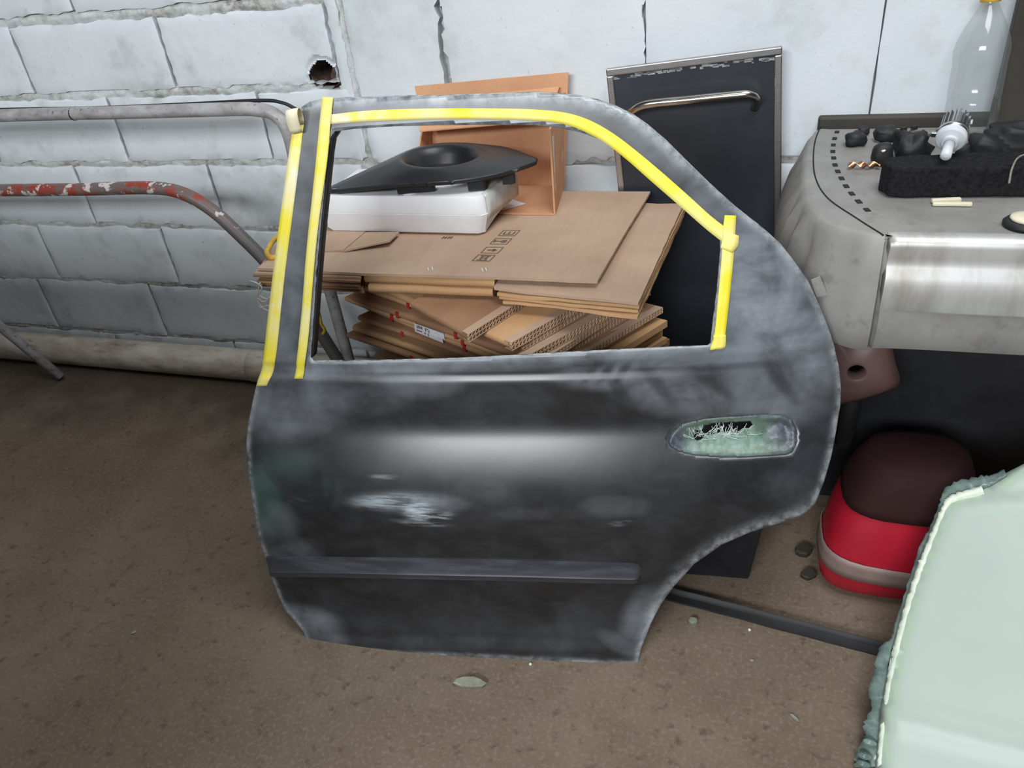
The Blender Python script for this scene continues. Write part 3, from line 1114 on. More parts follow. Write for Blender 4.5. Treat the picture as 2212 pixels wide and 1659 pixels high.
# ---- lower stack, turned so that one corner points at the photographer
dR0, dL0 = math.radians(58), math.radians(157)
Z = 0.0
cart = []
zt = 0.596
k = 0
zlist = []
while zt > 0.02:
    th = 0.0165 if zt > 0.30 else 0.026
    th *= rng.uniform(0.85, 1.15)
    zlist.append((max(zt - th, 0.0005), zt))
    zt -= th + 0.0006
if zlist[-1][0] > 0.0006: zlist.append((0.0005, zlist[-1][0] - 0.0006)) if zlist[-1][0] > 0.004 else None
corner_px = {0: (1012, 722), 1: (1105, 740), 2: (1130, 744)}
for k, (z0, z1) in enumerate(zlist):
    if k in corner_px:
        C = atz(*corner_px[k], z1)[:2]
    else:
        C = np.array([-0.385, 1.165]) + np.array([rng.normal(0, 0.012), abs(rng.normal(0, 0.012))]) + np.array([0.003, 0.003]) * (min(k, 10) - 3)
    aR, aL = dR0 + rng.normal(0, 0.03), dL0 + rng.normal(0, 0.035)
    if k == 0: aR, aL = math.radians(66), math.radians(146)
    if k == 1: aR, aL = math.radians(60), math.radians(151)
    eR, eL = np.array([math.cos(aR), math.sin(aR)]), np.array([math.cos(aL), math.sin(aL)])
    lR = (0.36, 0.38, 0.41)[k] if k < 3 else rng.uniform(0.36, 0.41)
    lL = (0.20, 0.42, 0.50)[k] if k < 3 else (rng.uniform(0.50, 0.60) if z0 > 0.3 else rng.uniform(0.36, 0.44))
    if k > 2: lL -= 0.012 * max(0, k - 8) * (1 if z0 > 0.3 else 0)
    # keep clear of the wall
    while (C + eR * lR + eL * lL)[1] > 1.73: lR -= 0.01
    ctr = C + eR * lR / 2 + eL * lL / 2
    vis = z1 > 0.33
    lab = {0: 'flattened carton on the turned stack whose open fluted corner points at the viewer, topmost', 1: 'second flattened carton down in the turned stack, fluted edge showing', 2: 'third flattened carton down in the turned stack, with a red mark on its edge', 5: 'flattened carton with a white printed label on its folded edge'}.get(k, (['fourth', 'fifth', '', 'seventh', 'eighth', 'ninth', 'tenth'][k - 3] + ' flattened carton from the top of the turned stack, folded edge to the left') if k < 10 else 'dull brown flattened carton low in the turned stack behind the door')
    root = thing('flattened_carton', (ctr[0], ctr[1], z0), lab, 'carton', 'flattened cartons in the turned stack')
    rec = 0.007 if k < 7 else 0.0
    # folded body: crease along the left edge, open end on the right edge
    P0 = C + eL * lL
    P1 = C + eL * (rec + 0.004)
    folded('folded_board', P0, P1, lR, z0 + 0.0008, z1 - 0.0008, M['card2'] if k % 3 else M['card3'], root, eR)
    if k < 7:
        nl = 2
        for q in range(nl + 1):
            zz = z0 + 0.001 + (z1 - z0 - 0.002) * q / nl
            a, b = C, C + eR * lR
            wavy_board('liner', [a, b, b + eL * 0.02, a + eL * 0.02], zz - 0.0006, zz + 0.0006, M['card'], root, 0.0003, k + q)
        for q in range(nl):
            zz = z0 + 0.001 + (z1 - z0 - 0.002) * q / nl
            fl_ = flutes('fluted_edge', C, C + eR * lR, eL, zz, zz + (z1 - z0 - 0.002) / nl, M['flute'], root)
            fl_['kind'] = 'stuff'
    cart.append((root, C, eR, eL, lR, lL, z0, z1))

# red pen marks drawn across the folded edges, and the label
for k, s in ((1, 0.62), (2, 0.66), (3, 0.70), (4, 0.71), (5, 0.72), (6, 0.72), (7, 0.70), (3, 0.36), (4, 0.33), (5, 0.31), (6, 0.30), (9, 0.62), (10, 0.60)):
    root, C, eR, eL, lR, lL, z0, z1 = cart[k]
    p = C + eL * lL * s
    nrmv = -np.array([-eL[1], eL[0]])
    if nrmv @ eR > 0: nrmv = -nrmv
    mb = MB()
    c = np.append(p + nrmv * 0.0012, (z0 + z1) / 2)
    mb.obox(c, np.append(eL, 0) * 0.004, np.append(nrmv, 0) * 0.0008, (0, 0, (z1 - z0) * 0.44))
    mb.build('red_ink_mark', M['red_ink'], root)
for k in (4, 5):
    root, C, eR, eL, lR, lL, z0, z1 = cart[k]
    nrmv = np.array([eL[1], -eL[0]])
    if nrmv @ eR > 0: nrmv = -nrmv
    p = C + eL * lL * 0.50
    mb = MB()
    c = np.append(p + nrmv * 0.0018, (z0 + z1) / 2)
    mb.obox(c, np.append(eL, 0) * 0.045, np.append(nrmv, 0) * 0.0006, (0, 0, (z1 - z0) * 0.47))
    lb = mb.build('shipping_label', M['paper'], root)
    mb = MB()
    for (su, sv, hu, hv) in [(0.031, 0.2, 0.0015, 0.55), (0.026, 0.45, 0.004, 0.12), (0.026, -0.1, 0.004, 0.12), (0.022, 0.2, 0.0015, 0.5), (0.010, 0.1, 0.0012, 0.6), (0.006, 0.5, 0.004, 0.1), (0.0, -0.2, 0.001, 0.5), (0.036, 0.0, 0.0012, 0.5)]:
        hh = (z1 - z0) * 0.45
        mb.obox(c + np.append(eL, 0) * su + np.append(nrmv, 0) * 0.001 + np.array([0, 0, sv * hh]), np.append(eL, 0) * hu, np.append(nrmv, 0) * 0.0004, (0, 0, hv * hh))
    mb.build('printed_characters', M['ink'], lb)
# red stroke on the third carton's open end
root, C, eR, eL, lR, lL, z0, z1 = cart[2]
mb = MB()
p = C + eR * lR * 0.60
nrmv = -eL
mb.obox(np.append(p + nrmv * 0.001, z1 - 0.005), np.append(eR, 0) * 0.035, np.append(nrmv, 0) * 0.0006, (0, 0, 0.0035))
mb.build('red_ink_mark', M['red_ink'], root)

# ---- upper cartons, laid square to the wall
def top_thing(name, px, z0, label, group='flattened cartons laid on top of the turned stack'):
    c = np.mean(xy(px, z0), axis=0)
    return thing(name, (c[0], c[1], z0), label, 'carton', group)


ZB = 0.600
# right-hand carton of several wavy plies
pr = [(1072, 618), (1200, 631), (1380, 648), (1481, 427), (1430, 410), (1200, 405)]
r2 = top_thing('flattened_carton', pr, ZB, 'flattened carton sticking out to the right under the printed sheet, wavy plies')
for i in range(4):
    z0 = ZB + 0.0015 + i * 0.0085
    q = [(x + (8 - 4 * i) * (1 if x < 1100 else 0), y) for x, y in pr]
    pl = [p + rng.normal(0, 0.002, 2) for p in xy(q, 0.638)]
    for p in pl: p[1] = min(p[1], 1.735)
    wavy_board('ply', pl, z0, z0 + 0.0055, M['card'] if i == 3 else M['card2'], r2, 0.0022, 3.0 * i)
# two rounded folds in the middle
fm = xy([(786, 600), (1074, 612)], 0.636)
r3 = thing('flattened_carton', (fm[0][0] + 0.15, fm[0][1] + 0.2, 0.6215), 'carton folded flat with a smooth tan crease just under the printed sheet', 'carton', 'flattened cartons laid on top of the turned stack')
folded('folded_board', fm[0], fm[1] - np.array([0.006, 0]), 0.40, 0.6225, 0.6425, M['card2'], r3)
fm = xy([(795, 622), (1070, 632)], 0.615)
r4 = thing('flattened_carton', (fm[0][0] + 0.15, fm[0][1] + 0.2, 0.6015), 'carton folded flat with a smooth tan crease, lower of the two creases', 'carton', 'flattened cartons laid on top of the turned stack')
folded('folded_board', fm[0], fm[1] - np.array([0.006, 0]), 0.40, 0.6020, 0.6215, M['card2'], r4)
# left: thin sheets
pl = [(556, 584), (782, 596), (782, 470), (640, 470)]
for i in range(4):
    z0 = 0.6015 + i * 0.0103
    q = xy([(x + rng.normal(0, 5), y + rng.normal(0, 2)) for x, y in pl], 0.645)
    q = [np.array([p[0] - (0.010 if p[0] > -0.8 else 0), p[1]]) for p in q]
    c = np.mean(q, axis=0)
    r = thing('cardboard_sheet', (c[0], c[1], z0), ['lowest', 'second lowest', 'third', 'uppermost'][i] + ' of the thin cardboard sheets at the left end of the top layer', 'cardboard', 'thin cardboard sheets at the left end')
    wavy_board('board', q, z0 + 0.0008, z0 + 0.0045, M['card3'], r, 0.0012, i * 7.0)
    wavy_board('board', [p + np.array([rng.normal(0, 0.004), rng.normal(0, 0.004) + 0.004]) for p in q], z0 + 0.0055, z0 + 0.0098, M['card'] if i == 3 else M['card2'], r, 0.0012, i * 7.0 + 2)
# printed sheet on top
ps = [(556, 579), (780, 590), (1072, 598), (1290, 607), (1352, 500), (1412, 396), (1240, 394), (900, 396), (700, 470)]
r1 = top_thing('printed_cardboard_sheet', ps, 0.6435, 'large printed flattened carton lying topmost with four handling symbols and staples')
q = xy(ps, ZT)
for p in q: p[1] = min(p[1], 1.765)
wavy_board('board', q, 0.6442, ZT, M['card'], r1, 0.0008, 50.0)
# handling symbols: four outlined boxes running back across the sheet
ex_ = nrm(atz(1085, 512, ZT) - atz(1067, 512, ZT))
for j, (x, y) in enumerate([(1100, 503), (1082, 521), (1063, 540), (1045, 557)]):
    c = atz(x, y, ZT + 0.0012)
    e = nrm(np.array([1.0, 0.02, 0]))
    g_ = nrm(atz(1100, 503, ZT) - atz(1045, 557, ZT))
    hw, hh, th = 0.0185, 0.0150, 0.0006
    mb = MB()
    for sgn in (-1, 1):
        mb.obox(c + g_ * hh * sgn, e * hw, g_ * th, (0, 0, 0.0003))
        mb.obox(c + e * hw * sgn, e * th, g_ * hh, (0, 0, 0.0003))
    if j == 0:
        for s in (-0.5, 0, 0.5): mb.obox(c + e * 0.022 * s, e * 0.0012, g_ * 0.007, (0, 0, 0.0003))
        mb.obox(c - g_ * 0.008, e * 0.011, g_ * 0.001, (0, 0, 0.0003))
    elif j == 1:
        mb.obox(c - e * 0.007, e * 0.008, g_ * 0.0012, (0, 0, 0.0003))
        mb.obox(c + e * 0.007, e * 0.005, g_ * 0.006, (0, 0, 0.0003))
        mb.obox(c - e * 0.014, e * 0.0012, g_ * 0.006, (0, 0, 0.0003))
    elif j == 2:
        mb.obox(c, e * 0.010, g_ * 0.0012, (0, 0, 0.0003))
        mb.obox(c + e * 0.004, e * 0.003, g_ * 0.0045, (0, 0, 0.0003))
    else:
        for s in (-1, 1):
            mb.obox(c + e * 0.006 * s, e * 0.0012, g_ * 0.008, (0, 0, 0.0003))
            mb.obox(c + g_ * 0.010 * s, e * 0.011, g_ * 0.001, (0, 0, 0.0003))
        mb.obox(c, e * 0.006, g_ * 0.001, (0, 0, 0.0003))
    mb.build('handling_symbol', M['ink'], r1)
mb = MB()
for s in range(4):
    c = atz(957 + 6 * s, 513, ZT + 0.0011)
    mb.obox(c, (0.0010, 0, 0), (0.001, 0.006, 0), (0, 0, 0.0003))
    if s % 2 == 0: mb.obox(c + np.array([0.004, 0, 0]), (0.004, 0, 0), (0, 0.001, 0), (0, 0, 0.0003))
mb.build('printed_letters', M['ink'], r1)
for x, y in ((925, 581), (934, 580), (1042, 583), (1050, 582)):
    c = atz(x, y, ZT + 0.0016)
    mb = MB()
    mb.obox(c, (-0.003, 0.006, 0), (0.0011, 0.0005, 0), (0, 0, 0.0008))
    mb.build('staple', M['steel_wire'], r1)
# folded flap lying at the left
fa = xy([(640, 543), (742, 540), (790, 500), (660, 497)], ZT + 0.004)
fb_ = xy([(742, 540), (843, 529), (863, 506), (790, 500)], ZT + 0.006)
r = thing('cardboard_flap', (np.mean(fa, axis=0)[0], np.mean(fa, axis=0)[1], ZT + 0.001), 'small cardboard offcut with a raised flap beside the white foam block', 'cardboard')
wavy_board('board', fa, ZT + 0.001, ZT + 0.0045, M['card'], r, 0.0004, 3.0)
v = []
for zz in (0.0, 0.0035):
    for p, h in zip(fb_, (0.001, 0.012, 0.008, 0.001)):
        v.append((p[0], p[1], ZT + h + zz))
mesh('flap', v, [(0, 1, 2, 3), (7, 6, 5, 4), (0, 4, 5, 1), (1, 5, 6, 2), (2, 6, 7, 3), (3, 7, 4, 0)], M['card'], r)

# ---- open carton standing behind the foam
zf = ZT + 0.0012
BR = atz(1232, 384, zf)
FR = atz(1200, 465, zf)
BY = 1.805
BR = np.array([BR[0], min(BR[1], BY), zf])
XR, XL = -0.455, aty(925, 300, 1.80)[0]
FYb = FR[1]
HT = 0.232
root = thing('open_carton', ((XR + XL) / 2, (FYb + BY) / 2, zf), 'open orange-brown cardboard box with its front missing, against the wall', 'carton')
XF = FR[0]
th = 0.004
mb = MB()
mb.add([(XL, BY - 0.01, zf), (XR, BY - 0.01, zf), (XR + 0.02, BY + 0.012, zf + HT + 0.03), (XL - 0.02, BY + 0.012, zf + HT + 0.012),
        (XL, BY - 0.01 - th, zf), (XR, BY - 0.01 - th, zf), (XR + 0.02, BY + 0.012 - th, zf + HT + 0.03), (XL - 0.02, BY + 0.012 - th, zf + HT + 0.012)],
       [(0, 1, 2, 3), (7, 6, 5, 4), (0, 4, 5, 1), (1, 5, 6, 2), (2, 6, 7, 3), (3, 7, 4, 0)])
mb.build('back_panel', M['card_orange'], root)
mb = MB()
mb.add([(XL, FYb, zf), (XF, FYb, zf), (XR, BY - 0.016, zf), (XL, BY - 0.016, zf), (XL, FYb, zf + th), (XF, FYb, zf + th), (XR, BY - 0.016, zf + th), (XL, BY - 0.016, zf + th)],
       [(0, 1, 2, 3), (7, 6, 5, 4), (0, 4, 5, 1), (1, 5, 6, 2), (2, 6, 7, 3), (3, 7, 4, 0)])
mb.build('bottom_panel', M['card_orange'], root)


def side(xf, xb, hf, hb, name, fy):
    mb = MB()
    mb.add([(xf, fy, zf + th), (xb, BY - 0.016, zf + th), (xb + 0.01, BY - 0.004, zf + hb), (xf, fy + 0.01, zf + hf),
            (xf - th, fy, zf + th), (xb - th, BY - 0.016, zf + th), (xb + 0.01 - th, BY - 0.004, zf + hb), (xf - th, fy + 0.01, zf + hf)],
           [(0, 1, 2, 3), (7, 6, 5, 4), (0, 4, 5, 1), (1, 5, 6, 2), (2, 6, 7, 3), (3, 7, 4, 0)])
    return mb.build(name, M['card_orange'], root)


side(XF, XR, 0.19, HT - 0.01, 'side_panel', FYb)
side(XL + th, XL + th, 0.10, HT - 0.03, 'side_panel', FYb + 0.09)
# the folded-down top flap inside, giving the shadow line across the back panel
mb = MB()
mb.add([(XL, BY - 0.006, zf + HT - 0.02), (XR, BY - 0.006, zf + HT), (XR - 0.01, BY - 0.075, zf + HT - 0.055), (XL + 0.012, BY - 0.075, zf + HT - 0.075),
        (XL, BY - 0.006, zf + HT - 0.017), (XR, BY - 0.006, zf + HT + 0.003), (XR - 0.01, BY - 0.075, zf + HT - 0.052), (XL + 0.012, BY - 0.075, zf + HT - 0.072)],
       [(0, 1, 2, 3), (7, 6, 5, 4), (0, 4, 5, 1), (1, 5, 6, 2), (2, 6, 7, 3), (3, 7, 4, 0)])
mb.build('top_flap', M['card_orange'], root)
# torn packing tape on the outer right side
for s0, s1, z0_, z1_ in ((0.10, 0.42, 0.05, 0.17), (0.58, 0.88, 0.07, 0.20)):
    pts = []
    for s in (s0, s1):
        x, y = XF + (XR - XF) * s, FYb + (BY - 0.016 - FYb) * s
        pts.append((x + 0.0012, y))
    mb = MB()
    v = []
    for i in range(6):
        zz = z0_ + (z1_ - z0_) * i / 5
        w = 0.012 * nz(i * 1.3, s0 * 9)
        v += [(pts[0][0] + 0.01 * zz / HT * s0, pts[0][1] + w * 0.5, zf + zz), (pts[1][0] + 0.01 * zz / HT * s1, pts[1][1] - w, zf + zz)]
    mb.add(v, [(2 * i, 2 * i + 1, 2 * i + 3, 2 * i + 2) for i in range(5)])
    o = mb.build('packing_tape', M['styro_tape'], root)
    s = o.modifiers.new('t', 'SOLIDIFY')
    s.thickness = 0.0006

# ---- white foam block
zs0 = ZT + 0.0055
FL = atz(716, 500, zs0)
FRr = atz(1046, 502, zs0)
HB = 0.104
fy0 = (FL[1] + FRr[1]) / 2
top_l = aty(693, 425, fy0 - 0.012)
top_r = aty(1038, 421, fy0 - 0.012)
zt_ = (top_l[2] + top_r[2]) / 2
zm = zs0 + (zt_ - zs0) * 0.52
bk = atz(1116, 362, zt_)
by1 = bk[1]
xb1 = bk[0]
root = thing('foam_block', ((FL[0] + FRr[0]) / 2, (fy0 + by1) / 2, zs0), 'white expanded foam block with tapered ends lying on the printed cardboard', 'foam block')
lev = [(zs0, FL[0] + 0.002, FRr[0] + 0.002, fy0, by1 - 0.03, xb1 - 0.040),
       (zs0 + 0.010, FL[0] - 0.008, FRr[0] + 0.004, fy0 - 0.004, by1 - 0.025, xb1 - 0.028),
       (zm - 0.001, top_l[0] + 0.004, top_r[0] + 0.006, fy0 - 0.010, by1 - 0.002, xb1),
       (zm, top_l[0] + 0.0055, top_r[0] + 0.0045, fy0 - 0.0085, by1 - 0.004, xb1 - 0.001),
       (zm + 0.001, top_l[0] + 0.004, top_r[0] + 0.004, fy0 - 0.010, by1 - 0.002, xb1),
       (zt_ - 0.008, top_l[0] + 0.002, top_r[0], fy0 - 0.0115, by1, xb1),
       (zt_ - 0.002, top_l[0] + 0.004, top_r[0] - 0.003, fy0 - 0.009, by1, xb1 - 0.003),
       (zt_, top_l[0] + 0.008, top_r[0] - 0.008, fy0 - 0.003, by1 - 0.006, xb1 - 0.008)]
v, f = [], []
for (z, xl, xr, yf, yb, xb) in lev:
    ring = resample([np.array([xl, yf]), np.array([xr - 0.012, yf]), np.array([xr, yf + 0.010]), np.array([xb, yb - 0.01]), np.array([xb - 0.01, yb]), np.array([xl, yb])], 0.04)
    if v: assert True
    ring = [p for p in ring]
    ringn = 40
    # equal count resample
    P = np.array(ring + [ring[0]])
    L = np.concatenate([[0], np.cumsum(np.linalg.norm(np.diff(P, axis=0), axis=1))])
    key = [np.array([xl, yf]), np.array([xr - 0.012, yf]), np.array([xr, yf + 0.010]), np.array([xb, yb - 0.01]), np.array([xb - 0.01, yb]), np.array([xl, yb])]
    seg = [14, 2, 8, 2, 10, 6]
    for i in range(6):
        a, b = key[i], key[(i + 1) % 6]
        for j in range(seg[i]):
            p = a + (b - a) * j / seg[i]
            v.append((p[0] + 0.0006 * nz(p[0] * 60, p[1] * 60, z * 60), p[1] + 0.0008 * nz(p[0] * 40, z * 80, 2), z))
k = 42
for i in range(len(lev) - 1):
    for j in range(k):
        j2 = (j + 1) % k
        f.append((i * k + j, i * k + j2, (i + 1) * k + j2, (i + 1) * k + j))
f.append(tuple(range(k))[::-1])
f.append(tuple((len(lev) - 1) * k + j for j in range(k)))
o = mesh('block_body', v, f, M['styro'], root)
autosmooth(o, 40)
# clear tape wrapped over the right end
mb = MB()
A_, B_ = np.array([top_r[0] + 0.002, fy0 + 0.004]), np.array([xb1 + 0.0015, by1 - 0.014])
v = []
for i in range(9):
    p = A_ + (B_ - A_) * i / 8
    for j, z in enumerate((zs0 + 0.03, zm, zt_ - 0.008, zt_ + 0.001)):
        e = nrm(np.array([B_[1] - A_[1], A_[0] - B_[0]]))
        o_ = 0.004 + 0.003 * nz(i * 0.9, j * 1.1) if j in (1, 2) else (0.002 if j == 0 else -0.006)
        v.append((p[0] + e[0] * o_, p[1] + e[1] * o_, z))
mb.add(v, [(i * 4 + j, i * 4 + j + 1, (i + 1) * 4 + j + 1, (i + 1) * 4 + j) for i in range(8) for j in range(3)])
o = mb.build('clear_tape', M['styro_tape'], root, True)
s = o.modifiers.new('t', 'SOLIDIFY')
s.thickness = 0.0008
# moulded ovals on the foam top
for x, y in ((838, 392), (888, 412)):
    c = atz(x, y, zt_ + 0.001)
    mb = MB()
    mb.lathe(c, (0, 0, 1), [(0.024, -0.002), (0.0225, 0.002), (0.018, 0.003), (0.0001, 0.0032)], 20)
    mb.build('moulded_boss', M['styro'], root, True)
# corner of white paper under the foam
pp = xy([(1085, 458), (1136, 443), (1108, 434), (1070, 445)], ZT + 0.003)
mb = MB()
mb.prism(pp, ZT + 0.0062, ZT + 0.0068)
o = mb.build('paper_sheet', M['paper'])
tag(o, 'corner of a white paper sheet poking out beside the white foam block', 'paper')

# ---- black plastic cover with a round funnel opening, lying on the foam
zc = zt_ + 0.002
ring_c = atz(952, 336, zc + 0.052)
KO = [(-0.268, -0.098, 0.002), (-0.165, -0.108, 0.016), (-0.05, -0.112, 0.028), (0.06, -0.106, 0.032), (0.15, -0.070, 0.034), (0.212, -0.004, 0.036), (0.218, 0.016, 0.038), (0.195, 0.035, 0.040), (0.12, 0.085, 0.044), (0.0, 0.110, 0.046), (-0.10, 0.100, 0.040), (-0.19, 0.010, 0.020), (-0.255, -0.075, 0.005)]
KO = [np.array([ring_c[0] + a, ring_c[1] + b, zc + h]) for a, b, h in KO]
oc = catmull(KO + [KO[0]], 24)[:-1]
oa = np.array([math.atan2(p[1] - ring_c[1], p[0] - ring_c[0]) for p in oc])
na = 96
angs = [2 * math.pi * j / na - math.pi for j in range(na)]
# denser sampling near the two tips
angs = sorted(set([round(a, 5) for a in angs] + [round(float(a), 5) for a in oa[::6]]))
na = len(angs)
outl = []
for a in angs:
    k = int(np.argmin(np.abs(np.angle(np.exp(1j * (oa - a))))))
    outl.append(np.array(oc[k]))
root = thing('plastic_trim_cover', (ring_c[0], ring_c[1], zc), 'satin black plastic car trim with a round funnel opening, lying on the white foam', 'car trim')
rings = []
for rr, hh in ((0.056, -0.045), (0.060, -0.036), (0.066, -0.018), (0.073, -0.005), (0.079, 0.000), (0.084, 0.0005), (0.089, -0.0015)):
    rings.append([np.array([ring_c[0] + rr * 1.12 * math.cos(a), ring_c[1] + rr * math.sin(a), ring_c[2] + hh - 0.03 * rr * math.cos(a)]) for a in angs])
last = rings[-1]
for s in (0.15, 0.32, 0.5, 0.68, 0.84, 0.95):
    row = []
    for p, q in zip(last, outl):
        x = lerp(p, q, s)
        x[2] = q[2] + (p[2] - q[2]) * (1 - s) ** 1.25 + 0.003 * math.sin(s * math.pi)
        row.append(x)
    rings.append(row)
rings.append([np.array(q) for q in outl])
rings.append([np.array(q) + np.array([0, 0, -0.009]) - 0.015 * (np.array(q) - ring_c) * np.array([1, 1, 0]) for q in outl])
rings = [[np.array([p[0], min(p[1], 1.775), max(p[2], zc)]) for p in r] for r in rings]
v = [p for r in rings for p in r]
f = []
for i in range(len(rings) - 1):
    for j in range(na):
        j2 = (j + 1) % na
        f.append((i * na + j, i * na + j2, (i + 1) * na + j2, (i + 1) * na + j))
o = mesh('cover_shell', v, f, M['black_plastic'], root, True)
s = o.modifiers.new('t', 'SOLIDIFY')
s.thickness = 0.0025
# clips and tabs under the rim
for (dx, dy, sx, sz) in ((-0.215, -0.088, 0.020, 0.006), (-0.03, -0.090, 0.040, 0.013), (0.105, -0.075, 0.018, 0.015), (0.165, -0.035, 0.013, 0.015)):
    mb = MB()
    mb.obox((ring_c[0] + dx, ring_c[1] + dy, zc + sz), (sx, sx * 0.25, 0), (0, 0.006, 0), (0, 0, sz))
    bevel(mb.build('mounting_tab', M['black_plastic'], root), 0.003)

# ------------------------------------------------------------------ tube rack at the left
YR = 1.56
root = thing('tube_rack', (-1.9, YR, 0.0), 'bent metal tube rack standing along the block wall, paint flaking off', 'rack')
pts = [aty(*p, YR) for p in [(-520, 272), (0, 250), (260, 243), (500, 236)]]
p1 = aty(552, 237, YR)
c1 = aty(622, 285, YR)
c2 = aty(645, 380, YR)
path = [pts[0], pts[1], pts[2], pts[3], p1, aty(592, 247, YR), c1, c2]
path = catmull(path, 8)
foot = np.array([path[-1][0] + 0.015, YR, 0.0])
path += [lerp(path[-1], foot, s) for s in (0.1, 0.5, 1.0)]
MB().tube(path, 0.0155, 14).build('upper_rail', M['tube_grey'], root, True)
lowp = [aty(*p, YR - 0.02) for p in [(-520, 416), (0, 411), (180, 409), (330, 406), (400, 420), (462, 457), (520, 510), (575, 566), (650, 655), (735, 785)]]
lowp = catmull(lowp, 7)
end = lowp[-1]
lowp += [lerp(end, (end[0] + 0.05, end[1], 0.0), s) for s in (0.4, 1.0)]
MB().tube(lowp, 0.0165, 14).build('lower_rail', M['tube_red'], root, True)
ftl = atz(132, 814, 0.012)
up = aty(-60, 655, ftl[1] - 0.05)
MB().tube([up + (up - ftl) * 0.6, up, ftl], 0.016, 12).build('leg', M['tube_grey'], root, True)
xl0 = min(pts[0][0], lowp[0][0])
MB().tube([(pts[0][0], YR, pts[0][2]), (pts[0][0] - 0.01, YR - 0.01, 0.3), (pts[0][0] - 0.02, YR - 0.01, 0.0)], 0.0155, 12).build('leg', M['tube_grey'], root, True)
sl = MB()
p = aty(160, 246, YR)
sl.lathe(p - np.array([0.001, 0, 0]), (1, 0, 0), [(0.0157, -0.002), (0.0163, -0.001), (0.0163, 0.001), (0.0157, 0.002)], 16)
sl.build('weld_bead', M['black_rubber'], root, True)
# ghost shadow above the top rail, built as a thin dark tube
shade_line = catmull([aty(*p, YR + 0.035) for p in [(-190, 242), (20, 236), (200, 233), (400, 225), (560, 217), (610, 222), (640, 236)]], 6)
o = MB().tube(shade_line, 0.0042, 8).build('cable', M['black_rubber'], None, True)  # the rail's ghost shadow, not a real cable
tag(o, 'thin black cable running along the top of the grey tube rail', 'cable')  # stands in for the ghost shadow above the rail

# yellow strap end and white string caught at the left end of the cardboard
sp = [atz(*p, 0.655) for p in [(576, 545), (590, 520), (606, 512), (612, 530), (600, 552), (584, 556)]]
mb = MB()
mb.tube(catmull(sp + [sp[0]], 5), 0.006, 8)
o = mb.build('yellow_strap', M['yellow'], None, True)
tag(o, 'yellow strap loop lying at the left end of the cardboard pile', 'strap')
yst = aty(560, 640, 1.30)
sx_ = [aty(*p, 1.275) for p in [(540, 607), (556, 612), (566, 622), (560, 636), (574, 645), (588, 640), (570, 652), (557, 645), (562, 664), (580, 660), (590, 672), (572, 668), (560, 655), (556, 640), (562, 610)]]
MBs = MB().tube(catmull(sx_, 6), 0.0016, 6)
o = MBs.build('cotton_string', M['string'], None, True)
tag(o, 'tangled white cotton string hanging from the left end of the cardboard', 'string')
ys = [aty(*p, 1.50) for p in [(682, 660), (690, 680), (694, 700), (701, 712), (697, 722)]]
o = MB().tube(catmull(ys, 5), [0.004] * 21, 6).build('cord', M['yellow'], None, True)
tag(o, 'short yellow cord hanging beside the lower tube under the cardboard', 'cord')

# ------------------------------------------------------------------ white plastic pipe along the wall foot
root = thing('waste_pipe', (-1.9, 1.775, 0.0), 'grimy white plastic pipe lying along the foot of the wall', 'pipe')
MB().tube([(-3.6, 1.775, 0.053), (-2.4, 1.775, 0.053), (-1.15, 1.772, 0.053), (-0.62, 1.77, 0.053)], 0.052, 24).build('pipe_length', M['pvc'], root, True)
p = aty(527, 772, 1.74)
MB().lathe((p[0], 1.773, 0.053), (1, 0, 0), [(0.0525, -0.002), (0.0545, 0.0), (0.0545, 0.06), (0.0525, 0.064)], 24).build('pipe_socket', M['pvc'], root, True)

# ------------------------------------------------------------------ dark panel with steel frame and handle, leaning on the wall
YP = 1.795
TL, TR = aty(1310, 148, YP), aty(1690, 99, YP)
pex = nrm(TR - TL)
pez = nrm(np.array([pex[2], -0.02, -pex[0]]))       # down
pn = np.cross(pez, pex)
if pn[1] > 0: pn = -pn
PW_, PH_ = np.linalg.norm(TR - TL), 0.74
root = thing('framed_panel', tuple((TL + TR) / 2 + pez * PH_), 'dark panel with a brushed steel frame and bar handle, leaning against the wall', 'panel')
pp_ = lambda a, b, c=0.0: TL + pex * a + pez * b + pn * c
mb = MB()
mb.obox(pp_(PW_ / 2, PH_ / 2, -0.006), pex * (PW_ / 2 - 0.004), pez * (PH_ / 2 - 0.004), pn * 0.012)
mb.build('dark_face', M['dark_panel'], root)
fw = 0.0155
for (c, a, b) in ((pp_(PW_ / 2, fw / 2, 0.002), pex * PW_ / 2, pez * fw / 2), (pp_(PW_ / 2, PH_ - fw / 2, 0.002), pex * PW_ / 2, pez * fw / 2), (pp_(fw / 2, PH_ / 2, 0.002), pex * fw / 2, pez * (PH_ / 2 - fw)), (pp_(PW_ - fw / 2, PH_ / 2, 0.002), pex * fw / 2, pez * (PH_ / 2 - fw))):
    bevel(MB().obox(c, a, b, pn * 0.008).build('frame_bar', M['steel'], root), 0.0025)
# chalky residue of old sealant along the inner top edge
mb = MB()
for i in range(46):
    s = rng.uniform(0.03, 0.97)
    c = pp_(PW_ * s, fw + rng.uniform(0.001, 0.009), 0.0064)
    mb.obox(c, pex * rng.uniform(0.002, 0.012), pez * rng.uniform(0.0006, 0.0028), pn * 0.0004)
o = mb.build('sealant_residue', M['panel_dust'], root)
o['kind'] = 'stuff'
hpts = [(1352, 252, 0.005), (1366, 240, 0.035), (1395, 226, 0.048), (1480, 217, 0.048), (1580, 207, 0.048), (1618, 205, 0.046), (1634, 214, 0.032), (1630, 232, 0.005)]
hp = [hit(x, y, pp_(0, 0, c), pn) for x, y, c in hpts]
MB().tube(catmull(hp, 6), 0.0095, 14).build('bar_handle', M['chrome'], root, True)

